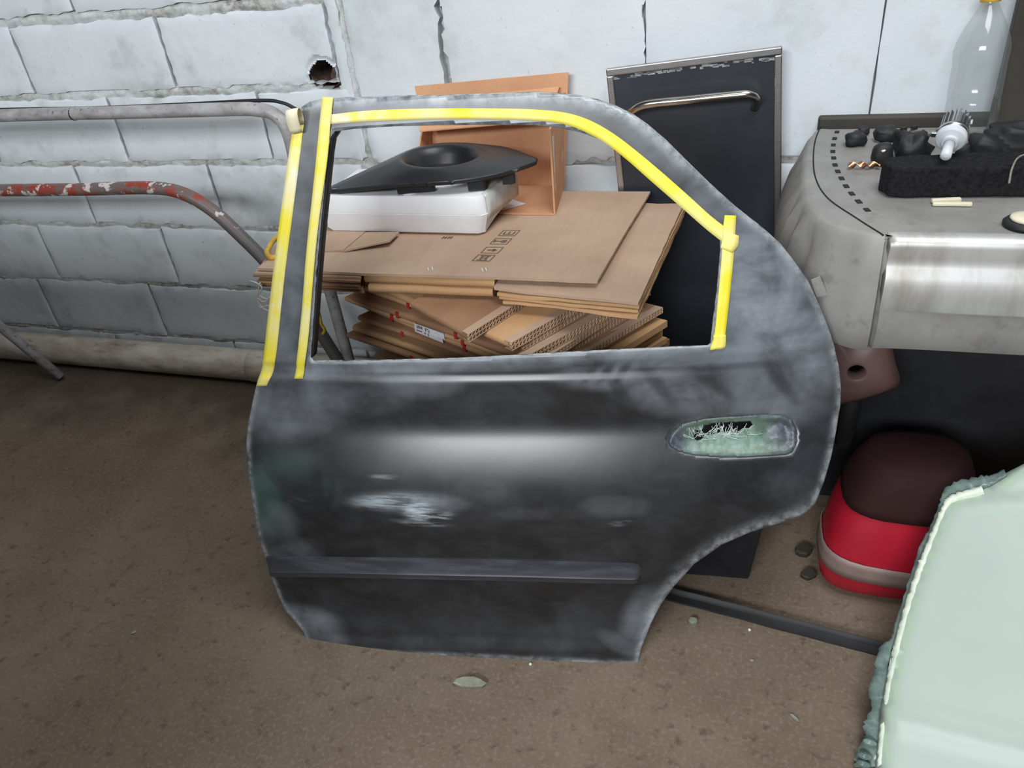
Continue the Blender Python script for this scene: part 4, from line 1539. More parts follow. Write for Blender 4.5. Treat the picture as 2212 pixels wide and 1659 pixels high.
# black box the panel stands on, its lower front corner shows under the wheel arch
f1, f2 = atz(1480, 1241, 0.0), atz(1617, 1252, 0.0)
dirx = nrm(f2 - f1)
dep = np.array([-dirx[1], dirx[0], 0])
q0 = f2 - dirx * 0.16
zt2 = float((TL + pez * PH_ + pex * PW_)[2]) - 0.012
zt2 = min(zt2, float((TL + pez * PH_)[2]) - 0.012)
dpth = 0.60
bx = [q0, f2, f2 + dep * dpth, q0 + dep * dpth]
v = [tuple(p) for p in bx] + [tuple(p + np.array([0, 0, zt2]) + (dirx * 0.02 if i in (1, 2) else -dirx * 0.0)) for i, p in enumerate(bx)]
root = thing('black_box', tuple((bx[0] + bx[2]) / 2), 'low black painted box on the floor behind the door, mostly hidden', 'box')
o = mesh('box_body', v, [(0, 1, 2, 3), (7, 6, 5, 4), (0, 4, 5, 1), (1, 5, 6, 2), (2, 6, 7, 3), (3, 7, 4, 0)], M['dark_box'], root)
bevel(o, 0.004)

# ------------------------------------------------------------------ grey bumper lying flat at the right
ZBT = 0.778
ol = [(2330, 236), (2110, 243), (1900, 252), (1800, 257), (1768, 268), (1748, 300), (1738, 350), (1737, 400), (1748, 445), (1785, 480), (1850, 500), (1912, 510), (2060, 506), (2330, 500)]
topo = [atz(x, y, ZBT) for x, y in ol]
topo = [np.array([p[0], min(p[1], 1.80), p[2]]) for p in topo]
XE = 1.15
topo[0] = np.array([XE, 1.80, ZBT])
topo[-1] = np.array([XE, topo[-2][1], ZBT])
ctrb = np.array([0.6, 1.5, ZBT])
topc = catmull(topo, 6)
root = thing('car_bumper', (0.6, 1.5, 0.578), 'dusty grey moulded bumper lying flat at the right with a curved row of slots', 'bumper')
n = len(topc)


def outn(i):
    a, b = topc[max(i - 1, 0)], topc[min(i + 1, n - 1)]
    t_ = nrm(b - a)
    q = np.array([t_[1], -t_[0], 0])
    return -q if q @ (np.array(topc[i]) - ctrb) < 0 else q


prof = [(-0.008, 0.0), (-0.003, -0.001), (0.0, -0.004), (0.004, -0.012), (0.012, -0.045), (0.020, -0.09), (0.026, -0.155), (0.024, -0.183), (0.018, -0.197), (0.010, -0.200)]
v, f = [], []
for i in range(n):
    o_ = outn(i)
    if i < 3 or topc[i][1] > 1.785: o_ = o_ * 0.0 + np.array([0, 0.0, 0])
    # the left end sweeps further out towards the bottom
    k = smooth01((0.40 - topc[i][0]) / 0.25)
    front = smooth01((1.40 - topc[i][1]) / 0.15)
    for d, z in prof:
        rib = 0.0
        p = np.array(topc[i]) + o_ * (d * (1.0 + 0.6 * k * (1 - front))) + np.array([0, 0, z])
        # upright ribs pressed in the left end
        if k > 0.3 and front < 0.75 and topc[i][1] < 1.7 and -0.155 < z < -0.012:
            rib = 0.010 * math.sin(topc[i][1] * 95)
        p = p + o_ * rib
        v.append(p)
m_ = len(prof)
for i in range(n - 1):
    for j in range(m_ - 1):
        f.append((i * m_ + j, i * m_ + j + 1, (i + 1) * m_ + j + 1, (i + 1) * m_ + j))
k0 = len(v)
f.append(tuple(i * m_ for i in range(n)))
f.append(tuple(i * m_ + m_ - 1 for i in range(n))[::-1])
o = mesh('bumper_shell', v, f, M['bumper'], root)
autosmooth(o, 45)
for pg in o.data.polygons:
    if len(pg.vertices) > 8: pg.use_smooth = False
# seam groove and slots
seam = catmull([atz(*p, ZBT + 0.0004) for p in [(1777, 264), (1762, 300), (1757, 340), (1762, 385), (1788, 428), (1848, 470), (1908, 508)]], 6)
MB().tube(seam, 0.0014, 6).build('seam_line', M['slot'], root, True)
sl = [(1808, 285), (1803, 299), (1800, 313), (1799, 327), (1801, 341), (1804, 356), (1810, 370), (1818, 385), (1828, 402), (1840, 418), (1855, 435), (1873, 453)]
for i, (x, y) in enumerate(sl):
    c = atz(x, y, ZBT + 0.0008)
    a = atz(*sl[max(i - 1, 0)], ZBT)
    b = atz(*sl[min(i + 1, 11)], ZBT)
    t_ = nrm(b - a)
    q = np.array([-t_[1], t_[0], 0])
    bevel(MB().obox(c, t_ * min(0.0085, 0.37 * np.linalg.norm(b - a) / 2), q * 0.0046, (0, 0, 0.0006)).build('vent_slot', M['slot'], root), 0.001, 1)
# stepped bright plate on the front
FYP = topo[-2][1] - 0.022
pa = aty(1914, 520, FYP)
pb = aty(1905, 678, FYP)
x0p = pa[0]
zz0, zz1 = pb[2] + 0.0, pa[2] - 0.0
prof = [(zz1 + 0.006, 0.022), (zz1, 0.004), (zz1 - 0.012, 0.0), (zz1 - 0.030, 0.006), (zz1 - 0.046, 0.004), (zz1 - 0.060, -0.006), (zz1 - 0.085, -0.008), (zz0 + 0.01, -0.004), (zz0, 0.004), (zz0 - 0.003, 0.02)]
v, f = [], []
xsP = [x0p + 0.004, x0p + 0.008, x0p + 0.02] + list(np.linspace(x0p + 0.08, XE - 0.02, 8))
for i, x in enumerate(xsP):
    for z, d in prof:
        zc_ = (zz0 + zz1) / 2
        sq = 0.94 if i == 0 else (0.98 if i == 1 else 1.0)
        v.append((x, FYP + d + (0.012 if i == 0 else 0.0), zc_ + (z - zc_) * sq))
for i in range(len(xsP) - 1):
    for j in range(len(prof) - 1):
        k = len(prof)
        f.append((i * k + j, i * k + j + 1, (i + 1) * k + j + 1, (i + 1) * k + j))
o = mesh('bright_plate', v, f, M['plate'], root)
autosmooth(o, 60)
s = o.modifiers.new('t', 'SOLIDIFY')
s.thickness = 0.003
mb = MB()
mb.box((0.115, 1.815, ZBT - 0.03), (0.62, 1.838, ZBT + 0.022))  # shade of the gap behind the bumper, put in as a dark bar
o = bevel(mb.build('gap_shade_strip', M['dark_board']), 0.006, 3)
tag(o, 'dark brown strip wedged between the wall and the back of the grey bumper', 'seal strip')  # stands in for the shade of the gap behind the bumper
# torn tab hanging from the left end
tb = [aty(*p, 1.235) for p in [(1752, 606), (1772, 598), (1788, 638), (1764, 642)]]
mb = MB()
mb.add([tuple(p) for p in tb] + [tuple(p + np.array([0, 0.004, 0])) for p in tb], [(0, 1, 2, 3), (7, 6, 5, 4), (0, 4, 5, 1), (1, 5, 6, 2), (2, 6, 7, 3), (3, 7, 4, 0)])
mb.build('torn_tab', M['bumper'], root)

# support added under the bumper, dark to stand in for the shade there
root = thing('shade_cabinet', (0.75, 1.63, 0.0), 'dark cabinet in the shade under the grey bumper', 'cabinet')  # added support, stands in for the shade under the bumper
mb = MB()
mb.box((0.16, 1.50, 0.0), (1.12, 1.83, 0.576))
bevel(mb.build('shade_cabinet_body', M['dark_box'], root), 0.004)
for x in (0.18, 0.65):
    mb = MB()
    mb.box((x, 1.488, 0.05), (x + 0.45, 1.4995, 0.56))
    d_ = bevel(mb.build('shade_cabinet_door', M['dark_box'], root), 0.003)

# dark brown board standing on the bumper's back edge at the right margin
bl_ = aty(2146, 10, 1.79)
bb_ = aty(2138, 238, 1.79)
mb = MB()
mb.box((bb_[0], 1.765, ZBT + 0.001), (bb_[0] + 0.34, 1.79, ZBT + 0.62))
o = bevel(mb.build('brown_board', M['dark_board']), 0.003)
tag(o, 'dark brown board standing upright behind the plastic bottle', 'board')

# ------------------------------------------------------------------ small things on the bumper
# clear bottle with a yellow cap, leaning a little
base = atz(2090, 292, ZBT + 0.003)
topb = aty(2139, 4, base[1] + 0.03)
axb = nrm(topb - base)
Lb = np.linalg.norm(topb - base)
root = thing('plastic_bottle', tuple(base), 'empty clear plastic bottle with a yellow cap standing on the grey bumper', 'bottle')
rb = 0.047
prof = [(0.001, 0.004), (0.030, 0.003), (0.042, 0.004), (rb, 0.014), (rb, Lb * 0.27), (rb * 0.965, Lb * 0.29), (rb, Lb * 0.31), (rb, Lb * 0.47), (rb * 0.985, Lb * 0.55), (rb * 1.02, Lb * 0.62), (rb * 1.03, Lb * 0.66), (rb * 0.95, Lb * 0.73), (rb * 0.74, Lb * 0.83), (rb * 0.5, Lb * 0.92), (0.0165, Lb * 0.97), (0.0145, Lb * 0.99), (0.0145, Lb * 1.02)]
MB().lathe(base, axb, prof, 36).build('bottle_body', M['bottle'], root, True)
capp = [(0.001, Lb * 1.02 + 0.014), (0.0165, Lb * 1.02 + 0.014), (0.0175, Lb * 1.02 + 0.011), (0.0175, Lb * 1.0 + 0.001), (0.0165, Lb * 1.0)]
MB().lathe(base, axb, capp, 24).build('cap', M['yellow'], root, True)

# black foam block
fa_ = [atz(*p, ZBT) for p in [(1908, 432), (2330, 436)]]
fz = 0.052
f0 = fa_[0]
mbx = [(f0[0] + 0.006, f0[1] + 0.008), (f0[0] + 0.30, f0[1] + 0.012), (f0[0] + 0.31, f0[1] + 0.085), (f0[0] + 0.20, f0[1] + 0.098), (f0[0] + 0.10, f0[1] + 0.090), (f0[0] + 0.010, f0[1] + 0.075), (f0[0] - 0.006, f0[1] + 0.04)]
root = thing('foam_pad', (f0[0] + 0.15, f0[1] + 0.05, ZBT), 'black foam pad on the grey bumper below the bulb', 'foam pad')
o = wavy_board('pad', mbx, ZBT + 0.0015, ZBT + fz, M['black_foam'], root, 0.004, 4.0, 0.012)
bevel(o, 0.004)
# white cream connector pieces lying in front of the foam
for (a, b, h, lab) in (((2012, 434), (2076, 431), 0.0045, 'cream plastic strip lying flat against the black foam pad'), ((2014, 440), (2100, 441), 0.004, 'longer cream plastic strip in front, nearest the bumper edge')):
    A_, B_ = atz(*a, ZBT + h), atz(*b, ZBT + h)
    d = nrm(B_ - A_)
    q = np.array([-d[1], d[0], 0])
    mb = MB().obox((A_ + B_) / 2, (B_ - A_) / 2, q * 0.0045, (0, 0, h * 0.8))
    o = bevel(mb.build('plastic_strip', M['cream']), 0.002)
    tag(o, lab, 'plastic strip', 'cream strips by the foam pad')

# LED headlamp bulb
bt_, hd_ = atz(2042, 340, ZBT + fz + 0.014), atz(2066, 262, ZBT + 0.098)
root = thing('headlamp_bulb', tuple(bt_), 'white and silver headlamp bulb with a ribbed heat sink resting on the black foam', 'bulb')
axl = nrm(hd_ - bt_)
Lh = np.linalg.norm(hd_ - bt_)
MB().lathe(bt_, axl, [(0.0001, 0.0), (0.0065, 0.0008), (0.0085, 0.003), (0.0085, Lh * 0.38), (0.0001, Lh * 0.38)], 20).build('lamp_tube', M['led_white'], root, True)
autosmooth(MB().lathe(bt_, axl, [(0.0088, Lh * 0.36), (0.0125, Lh * 0.365), (0.0130, Lh * 0.42), (0.0215, Lh * 0.45), (0.0240, Lh * 0.48), (0.0240, Lh * 0.56), (0.0225, Lh * 0.58), (0.0001, Lh * 0.58)], 28).build('collar', M['led_white'], root), 30)
MB().lathe(bt_, axl, [(0.0225, Lh * 0.585), (0.0245, Lh * 0.60), (0.0245, Lh * 0.66), (0.021, Lh * 0.675), (0.0001, Lh * 0.68)], 28).build('mounting_ring', M['led_alu'], root, True)
hs = MB()
a_ = nrm(np.cross(axl, (0, 0, 1)))
b_ = np.cross(axl, a_)
hs.lathe(bt_, axl, [(0.016, Lh * 0.67), (0.016, Lh * 1.05), (0.0001, Lh * 1.06)], 20)
for j in range(18):
    thj = 2 * math.pi * j / 18
    rd = math.cos(thj) * a_ + math.sin(thj) * b_
    tg = np.cross(axl, rd)
    hs.obox(bt_ + axl * Lh * 0.87 + rd * 0.018, rd * 0.004, tg * 0.0011, axl * Lh * 0.18)
hs.build('heat_sink', M['steel'], root)
fl_ = bt_ + axl * Lh * 0.60 + a_ * (0.026 if (a_ @ _R) < 0 else -0.026)
bevel(MB().obox(fl_, nrm(a_) * 0.006, b_ * 0.004, axl * 0.003).build('locating_lug', M['led_alu'], root), 0.001)
bulb_cable_start = bt_ + axl * Lh * 0.75 - _R * 0.022
for k in range(3):
    cp = [bulb_cable_start + np.array([0, 0, 0.003 * k]), atz(2000, 292 + 3 * k, ZBT + 0.03), atz(1960, 294 + 4 * k, ZBT + 0.02), atz(1925, 312 + 2 * k, ZBT + 0.006)]
    MB().tube(catmull(cp, 6), 0.0013, 6).build('lead_wire', M['cable'], root, True)


def lump(name, c, rx, ry, rz, mat, seed, label=None, cat=None, group=None, rough=0.25, parent=None, flat=True):
    v, f = [], []
    n1, n2 = 12, 18
    for i in range(n1 + 1):
        for j in range(n2):
            th_, ph = math.pi * i / n1, 2 * math.pi * j / n2
            d = np.array([math.sin(th_) * math.cos(ph), math.sin(th_) * math.sin(ph), math.cos(th_)])
            d = np.sign(d) * np.abs(d) ** 0.75
            r = 1 + rough * nz(d[0] * 1.7 + seed, d[1] * 1.7, d[2] * 1.7)
            p = np.array(c) + d * np.array([rx, ry, rz]) * r
            if flat: p[2] = max(p[2], c[2] - rz * 0.9)
            v.append(p)
    for i in range(n1):
        for j in range(n2):
            j2 = (j + 1) % n2
            f.append((i * n2 + j, i * n2 + j2, (i + 1) * n2 + j2, (i + 1) * n2 + j))
    o = mesh(name, v, f, mat, parent, True)
    if label: tag(o, label, cat, group)
    return o


c = atz(1848, 302, ZBT + 0.012)
root = thing('ballast_box', (c[0], c[1], ZBT), 'small black ballast box with a stub connector, nearest the row of slots', 'ballast')
lump('case', (c[0], c[1], ZBT + 0.0135), 0.020, 0.017, 0.0145, M['black_rubber'], 1.0, parent=root, rough=0.3)
c2 = atz(1866, 281, ZBT + 0.010)
lump('connector', (c2[0], c2[1], ZBT + 0.0085), 0.011, 0.010, 0.009, M['black_rubber'], 4.0, parent=root)
c = atz(1915, 292, ZBT + 0.012)
root = thing('ballast_box', (c[0], c[1], ZBT), 'black ballast box with thin wires and plugs sticking out to the right', 'ballast')
lump('case', (c[0], c[1], ZBT + 0.0145), 0.023, 0.019, 0.0155, M['black_rubber'], 8.0, parent=root, rough=0.35)
for k, (pe, pm) in enumerate((((1952, 279), (1935, 281)), ((1975, 276), (1950, 292)))):
    pw = [c + np.array([0.01, 0, 0.01]), atz(*pm, ZBT + 0.012), atz(*pe, ZBT + 0.008)]
    MB().tube(catmull(pw, 6), 0.0012, 6).build('wire', M['black_rubber'], root, True)
    pe3 = atz(*pe, ZBT + 0.008)
    bevel(MB().obox(pe3, (0.005, 0.003, 0), (-0.002, 0.003, 0), (0, 0, 0.004)).build('plug', M['black_rubber'], root), 0.001)
# twisted copper braid
A_, B_ = atz(1832, 357, ZBT + 0.008), atz(1902, 356, ZBT + 0.008)
d = nrm(B_ - A_)
q = np.array([-d[1], d[0], 0])
v, f = [], []
N = 48
for i in range(N + 1):
    s = i / N
    ang = s * math.pi * 3.2
    w = math.cos(ang) * q + math.sin(ang) * np.array([0, 0, 1])
    p = A_ + (B_ - A_) * s
    v += [p - w * 0.0066, p + w * 0.0066]
f = [(2 * i, 2 * i + 1, 2 * i + 3, 2 * i + 2) for i in range(N)]
o = mesh('copper_braid', v, f, M['copper'], None, True)
s = o.modifiers.new('t', 'SOLIDIFY')
s.thickness = 0.002
tag(o, 'twisted flat copper braid lying between the slots and the foam pad', 'metal braid')
# rubber grommet with pale centre
c = atz(1908, 322, ZBT + 0.030)
root = thing('rubber_grommet', (c[0], c[1], ZBT), 'round black rubber grommet with a pale centre in front of the ballast box', 'grommet')
up_ = nrm(CAM - c)
axg = nrm(up_ * 0.7 + np.array([0, 0, 0.5]))
lump('body', (c[0], c[1], ZBT + 0.020), 0.019, 0.016, 0.0215, M['black_rubber'], 12.0, parent=root, rough=0.12)
MB().lathe(np.array([c[0], c[1], ZBT + 0.020]) + axg * 0.018, axg, [(0.005, -0.002), (0.005, 0.0012), (0.002, 0.002), (0.0018, -0.001)], 14).build('pale_centre', M['cream'], root, True)
# heap of black leads behind the foam
for k, (x, y, rx, lab) in enumerate(((1972, 325, 0.030, 'heap of dark leads behind the foam pad, left of the bulb'), (2120, 335, 0.036, 'crumpled black plastic behind the foam pad, right of the bulb'), (2195, 300, 0.05, 'black bag slumped behind the foam pad at the picture edge'))):
    c = atz(x, y, ZBT + 0.02)
    c = np.array([c[0], max(c[1], f0[1] + 0.135), 0])
    lump('black_bundle', (c[0], c[1], ZBT + 0.026), rx, 0.030, 0.028, M['black_rubber'], 20 + 3.0 * k, lab, 'bundle', 'black bundles behind the foam', 0.5)
cc = [atz(*p, ZBT + 0.060) for p in [(2180, 395), (2186, 365), (2200, 340), (2230, 330)]]
o = MB().tube(catmull(cc, 6), 0.0016, 6).build('coloured_wire', M['cable'], None, True)
tag(o, 'thin pale wire curving over the foam pad at the picture edge', 'wire')
# round white lamp disc on a dark coil at the picture edge
c = atz(2222, 470, ZBT + 0.014)
root = thing('round_lamp', (c[0], c[1], ZBT), 'round cream lamp disc on a dark base at the right picture edge', 'lamp')
MB().lathe((c[0], c[1], ZBT), (0, 0, 1), [(0.0001, 0.0008), (0.032, 0.0008), (0.033, 0.006), (0.028, 0.011), (0.0001, 0.011)], 28).build('dark_base', M['black_rubber'], root, True)
MB().lathe((c[0], c[1], ZBT), (0, 0, 1), [(0.023, 0.011), (0.025, 0.013), (0.023, 0.016), (0.012, 0.018), (0.0001, 0.0185)], 28).build('lens', M['cream'], root, True)

# ------------------------------------------------------------------ red plastic bodywork under the bumper
c = np.array([0.290, 1.272])
root = thing('red_plastic_tank', (c[0], c[1], 0.0), 'red moulded plastic bodywork with a grey band standing on the floor under the bumper', 'bodywork')
RED = [(0.000, 0.070, 0.050), (0.004, 0.088, 0.066), (0.020, 0.108, 0.086), (0.050, 0.118, 0.096), (0.10, 0.122, 0.100), (0.16, 0.121, 0.099), (0.22, 0.114, 0.094), (0.27, 0.100, 0.084), (0.29, 0.085, 0.072), (0.292, 0.03, 0.03)]


def tank(levels, grow, name, mat):
    v, f = [], []
    K = 28
    for z, a, b in levels:
        for j in range(K):
            t_ = 2 * math.pi * j / K
            cx_, sy_ = math.cos(t_), math.sin(t_)
            e = 0.62
            x = (a + grow) * math.copysign(abs(cx_) ** e, cx_)
            y = (b + grow) * math.copysign(abs(sy_) ** e, sy_)
            v.append((c[0] + x + 0.16 * z, c[1] + y + 0.10 * z, z + (0.016 * math.cos(t_ + 2.4) if name == 'grey_band' else 0.0)))
    for i in range(len(levels) - 1):
        for j in range(K):
            j2 = (j + 1) % K
            f.append((i * K + j, i * K + j2, (i + 1) * K + j2, (i + 1) * K + j))
    if grow == 0:
        f.append(tuple(range(K))[::-1])
        f.append(tuple((len(levels) - 1) * K + j for j in range(K)))
    o = mesh(name, v, f, mat, root, True)
    return o


tank(RED, 0, 'body', M['red'])
tank([(0.212, 0.1135, 0.0935), (0.215, 0.1175, 0.0970), (0.23, 0.1145, 0.0945), (0.27, 0.103, 0.087), (0.302, 0.086, 0.074), (0.312, 0.06, 0.05), (0.314, -0.0010, -0.0010)], 0.0012, 'shade_cover', M['red_in_shade'])  # bumper's shadow on the upper red body, put in as a dark shell
bnd = tank([(0.050, 0.1185, 0.0965), (0.065, 0.1200, 0.0978), (0.08, 0.1212, 0.0990), (0.095, 0.1222, 0.1002)], 0.0022, 'grey_band', M['band'])
s = bnd.modifiers.new('t', 'SOLIDIFY')
s.thickness = 0.0012
# cowl with a round hole standing above it
hc = aty(1858, 762, 1.36)
root = thing('plastic_cowl', (hc[0], 1.37, 0.305), 'pinkish grey plastic cowl with a round hole, above the red bodywork under the bumper', 'bodywork')
outc = [aty(*p, 1.36) for p in [(1790, 640), (1850, 690), (1925, 690), (1948, 760), (1955, 812), (1900, 838), (1830, 855), (1780, 860), (1755, 760)]]
outc = catmull(outc + [outc[0]], 4)[:-1]
rings = []
na = len(outc)
angs = [math.atan2(p[2] - hc[2], p[0] - hc[0]) for p in outc]
for rr, yy in ((0.012, 0.030), (0.014, 0.012), (0.0165, 0.001), (0.019, -0.001), (0.024, 0.0)):
    rings.append([np.array([hc[0] + rr * math.cos(a), 1.36 + yy, hc[2] + rr * math.sin(a)]) for a in angs])
for s in (0.35, 0.7, 1.0):
    rings.append([lerp(p, q, s) + np.array([0, 0.035 * s * s, 0]) for p, q in zip(rings[4], outc)])
rings.append([np.array(q) + np.array([0, 0.06, 0]) for q in outc])
v = [p for r in rings for p in r]
f = []
for i in range(len(rings) - 1):
    for j in range(na):
        j2 = (j + 1) % na
        f.append((i * na + j, i * na + j2, (i + 1) * na + j2, (i + 1) * na + j))
o = mesh('cowl_shell', v, f, M['cowl'], root, True)
s = o.modifiers.new('t', 'SOLIDIFY')
s.thickness = 0.003
zlow = min(p[2] for p in v)
mb = MB()
mb.tube([(hc[0] + 0.01, 1.43, 0.26), (hc[0] + 0.01, 1.425, zlow + 0.06)], 0.018, 12)
mb.build('stem', M['slot'], root, True)
root.location.z = 0.26
for ch in root.children:
    pass

# ------------------------------------------------------------------ black rubber strip on the floor
A_, B_ = atz(1380, 1268, 0.0), atz(1930, 1412, 0.0)
d = nrm(B_ - A_)
q = np.array([-d[1], d[0], 0])
prof = [(-0.016, 0.0005), (-0.015, 0.004), (-0.004, 0.005), (0.000, 0.006), (0.003, 0.014), (0.007, 0.017), (0.011, 0.013), (0.012, 0.0005)]
v, f = [], []
N = 20
for i in range(N + 1):
    p = A_ + (B_ - A_) * i / N + q * 0.002 * nz(i * 0.4)
    for a, z in prof: v.append(p + q * a + np.array([0, 0, z]))
k = len(prof)
for i in range(N):
    for j in range(k):
        j2 = (j + 1) % k
        f.append((i * k + j, i * k + j2, (i + 1) * k + j2, (i + 1) * k + j))
f.append(tuple(range(k)))
f.append(tuple(N * k + j for j in range(k))[::-1])
o = mesh('rubber_strip', v, f, M['black_rubber'])
autosmooth(o, 40)
tag(o, 'long black rubber trim strip lying on the floor right of the door', 'trim strip')

# ------------------------------------------------------------------ mint green fibreglass panel in the near right corner
g0 = atz(1850, 1659, 0.02)
GN = nrm(np.array([-0.25, -0.62, 0.80]))
GP = g0
GE = nrm(np.cross((0, 0, 1), GN))
if GE[0] < 0: GE = -GE
GV = np.cross(GN, GE)
if GV[2] < 0: GV = -GV
gpt = lambda u, v, o_=0.0: GP + GE * u + GV * v + GN * o_


def guv(x, y):
    p = hit(x, y, GP, GN) - GP
    return np.array([p @ GE, p @ GV])


GO = [(1893, 1659), (1900, 1580), (1910, 1500), (1926, 1420), (1948, 1330), (1976, 1240), (2005, 1165), (2032, 1100), (2052, 1070), (2120, 1048), (2212, 1000), (2330, 940), (2420, 930), (2500, 1800), (2300, 1900), (1880, 1790)]
go = [guv(*p) for p in GO]
gb = [guv(*p) for p in [(1893, 1659), (1880, 1790), (2300, 1900)]]
goU = resample(go, 0.012)
gv_min = min(p[1] for p in goU)
Vg, Tg = cdt(goU, [], 0.014)
gd = dist(goU, Vg)
root_loc = gpt(0, 0)
cen = np.array([gpt(u, v) for u, v in goU])
root = thing('fibreglass_panel', (float(cen[:, 0].mean()), float(cen[:, 1].mean()), 0.0), 'pale mint green fibreglass panel with ragged resin edges in the near right corner', 'panel')


def g_off(u, v, d):
    px_, py_ = proj(gpt(u, v))
    yl = 1540 + (px_ - 1900) * 0.25          # pressed ridge across the lower part
    o_ = 0.006 * math.exp(-((py_ - yl) / 22.0) ** 2)
    yt = 1095 - (px_ - 2050) * 0.05
    o_ += -0.012 * float(smooth01((yt - py_) / 30.0))
    return o_ - 0.010 * math.exp(-(d / 0.010) ** 2) + 0.0012 * nz(u * 9, v * 9)


Pg = [gpt(u, v, g_off(u, v, d)) for (u, v), d in zip(Vg, gd)]
gp = mesh('gelcoat_skin', Pg, [tuple(int(i) for i in q_) for q_ in Tg], [M['mint'], M['mint_rim']], root, True)
if gp.data.polygons[0].normal @ Vector(GN) < 0: gp.data.flip_normals()
at = gp.data.attributes.new('edge', 'FLOAT', 'POINT')
at.data.foreach_set('value', np.clip(np.exp(-((gd - 0.014) / 0.005) ** 2), 0, 1).astype(np.float32))
s = gp.modifiers.new('t', 'SOLIDIFY')
s.thickness = 0.004
s.offset = -1
# thick pale rim just inside the edge, broken along its outer side
left = [p for p in GO[:10]]
ed = catmull([guv(*p) for p in left], 14)
v, f = [], []
cg = np.array([guv(2250, 1400)])[0]
for i, p in enumerate(ed):
    inn = nrm(cg - p)
    j_ = 0.0035 * nz(i * 0.9, 3.0) + 0.002 * nz(i * 2.7, 9)
    for s_, h in ((-0.001 + j_, -0.010), (0.000 + j_, -0.004), (0.006, 0.0005), (0.012, -0.003), (0.015, -0.006)):
        qv = p + inn * s_
        v.append(gpt(qv[0], qv[1], h + 0.0006 * nz(i * 0.7, s_ * 90)))
for i in range(len(ed) - 1):
    for j in range(4):
        f.append((i * 5 + j, i * 5 + j + 1, (i + 1) * 5 + j + 1, (i + 1) * 5 + j))
mesh('pale_rim', v, f, M['mint_rim'], root, True)
# bare resin fringe sticking out past the rim
outer = [(1845, 1659), (1850, 1620), (1868, 1590), (1862, 1570), (1880, 1530), (1874, 1490), (1886, 1450), (1897, 1400), (1922, 1376), (1936, 1330), (1962, 1250), (1985, 1180), (2010, 1130), (2028, 1086), (2040, 1052), (2072, 1034), (2118, 1024), (2140, 1022), (2170, 1008)]
inner = [(1905, 1659), (1908, 1620), (1912, 1590), (1914, 1570), (1920, 1530), (1922, 1490), (1930, 1450), (1940, 1400), (1946, 1376), (1958, 1330), (1984, 1250), (2008, 1180), (2026, 1130), (2046, 1090), (2060, 1075), (2090, 1066), (2125, 1052), (2150, 1040), (2176, 1024)]
Lo, Li = catmull([guv(*p) for p in outer], 7), catmull([guv(*p) for p in inner], 7)
v, f = [], []
for i, (a, b) in enumerate(zip(Lo, Li)):
    d_ = a - b
    a2 = a + d_ * (0.30 * nz(i * 0.8, 1.0) + 0.12 * nz(i * 2.9, 4.0)) * 0.8
    for k in range(4):
        p = b + (a2 - b) * k / 3
        v.append(gpt(p[0], p[1], -0.011 - 0.002 * k + 0.0025 * nz(i * 0.5, k * 0.7)))
for i in range(len(Lo) - 1):
    for k in range(3):
        f.append((i * 4 + k, i * 4 + k + 1, (i + 1) * 4 + k + 1, (i + 1) * 4 + k))
o = mesh('resin_fringe', v, f, M['resin'], root, True)
s = o.modifiers.new('t', 'SOLIDIFY')
s.thickness = 0.002
# curled resin drips at the foot of the edge
for x, y, ln in ((1872, 1598, 0.016), (1862, 1628, 0.020), (1858, 1645, 0.018)):
    p = guv(x, y)
    a = gpt(p[0] + 0.014, p[1], -0.008)
    b = gpt(p[0] - ln * 0.3, p[1] - 0.004, -0.004)
    MB().tube(catmull([a, lerp(a, b, 0.5) + GN * 0.004, b], 5), [0.004, 0.0045, 0.005, 0.0055, 0.006, 0.006, 0.0058, 0.0055, 0.005, 0.004, 0.002], 8).build('resin_drip', M['resin'], root, True)

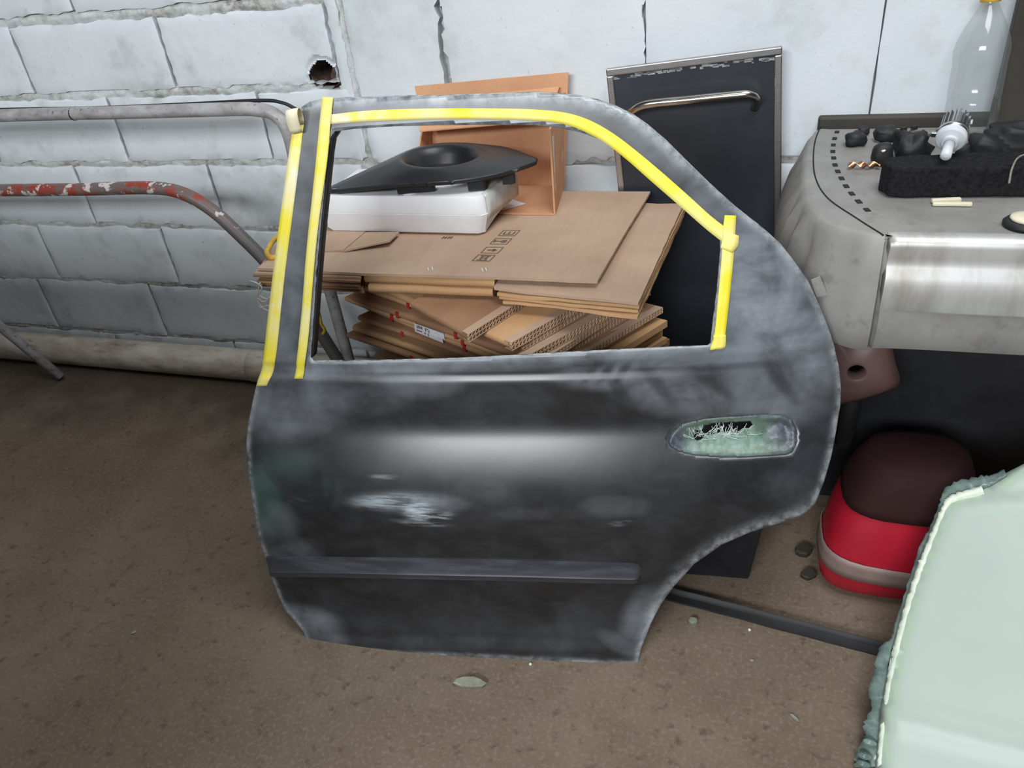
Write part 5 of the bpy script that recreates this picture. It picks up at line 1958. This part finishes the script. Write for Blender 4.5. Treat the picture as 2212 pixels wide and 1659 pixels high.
# ------------------------------------------------------------------ crumbs on the floor
def chip(x, y, a, b, h, mat, label, ang=0.0, seed=0.0):
    c = atz(x, y, 0.0)
    v, f = [], []
    K = 9
    ca, sa = math.cos(ang), math.sin(ang)
    for z, g_ in ((0.0004, 0.9), (h * 0.7, 1.0), (h, 0.88)):
        for j in range(K):
            t_ = 2 * math.pi * j / K
            r = 1 + 0.3 * nz(j * 1.3, seed)
            px_, py_ = a * r * g_ * math.cos(t_), b * r * g_ * math.sin(t_)
            v.append((c[0] + px_ * ca - py_ * sa, c[1] + px_ * sa + py_ * ca, z))
    for i in range(2):
        for j in range(K):
            j2 = (j + 1) % K
            f.append((i * K + j, i * K + j2, (i + 1) * K + j2, (i + 1) * K + j))
    f.append(tuple(range(K))[::-1])
    f.append(tuple(2 * K + j for j in range(K)))
    o = mesh('resin_chip', v, f, mat)
    return tag(o, label, 'chip', 'crumbs on the concrete floor')


chip(1016, 1478, 0.034, 0.011, 0.010, M['chip'], 'long grey-green chip on the floor just below the door', 0.15, 1.0)
chip(1497, 1345, 0.009, 0.007, 0.010, M['chip'], 'pale round crumb on the floor right of the wheel arch', 0.0, 2.0)
chip(1146, 1436, 0.003, 0.003, 0.003, M['paper'], 'tiny white crumb under the lower edge of the door', 0.0, 3.0)
chip(1619, 1362, 0.003, 0.003, 0.003, M['paper'], 'tiny white crumb beside the black rubber strip', 0.0, 4.0)
chip(1624, 1428, 0.004, 0.003, 0.003, M['chip'], 'small pale crumb on open floor below the black rubber strip', 0.0, 5.0)
chip(290, 1368, 0.006, 0.003, 0.004, M['chip'], 'small pale sliver on the open floor left of the door', 0.9, 6.0)
chip(1716, 1552, 0.010, 0.003, 0.004, M['chip'], 'thin sliver on the floor left of the mint green panel', -0.7, 7.0)
chip(1735, 1195, 0.020, 0.016, 0.016, M['dark_board'], 'dark lump of dirt on the floor beside the red bodywork', 0.2, 8.0)
chip(1745, 1245, 0.016, 0.013, 0.012, M['dark_board'], 'smaller lump of dirt in front of the red bodywork', 0.6, 9.0)
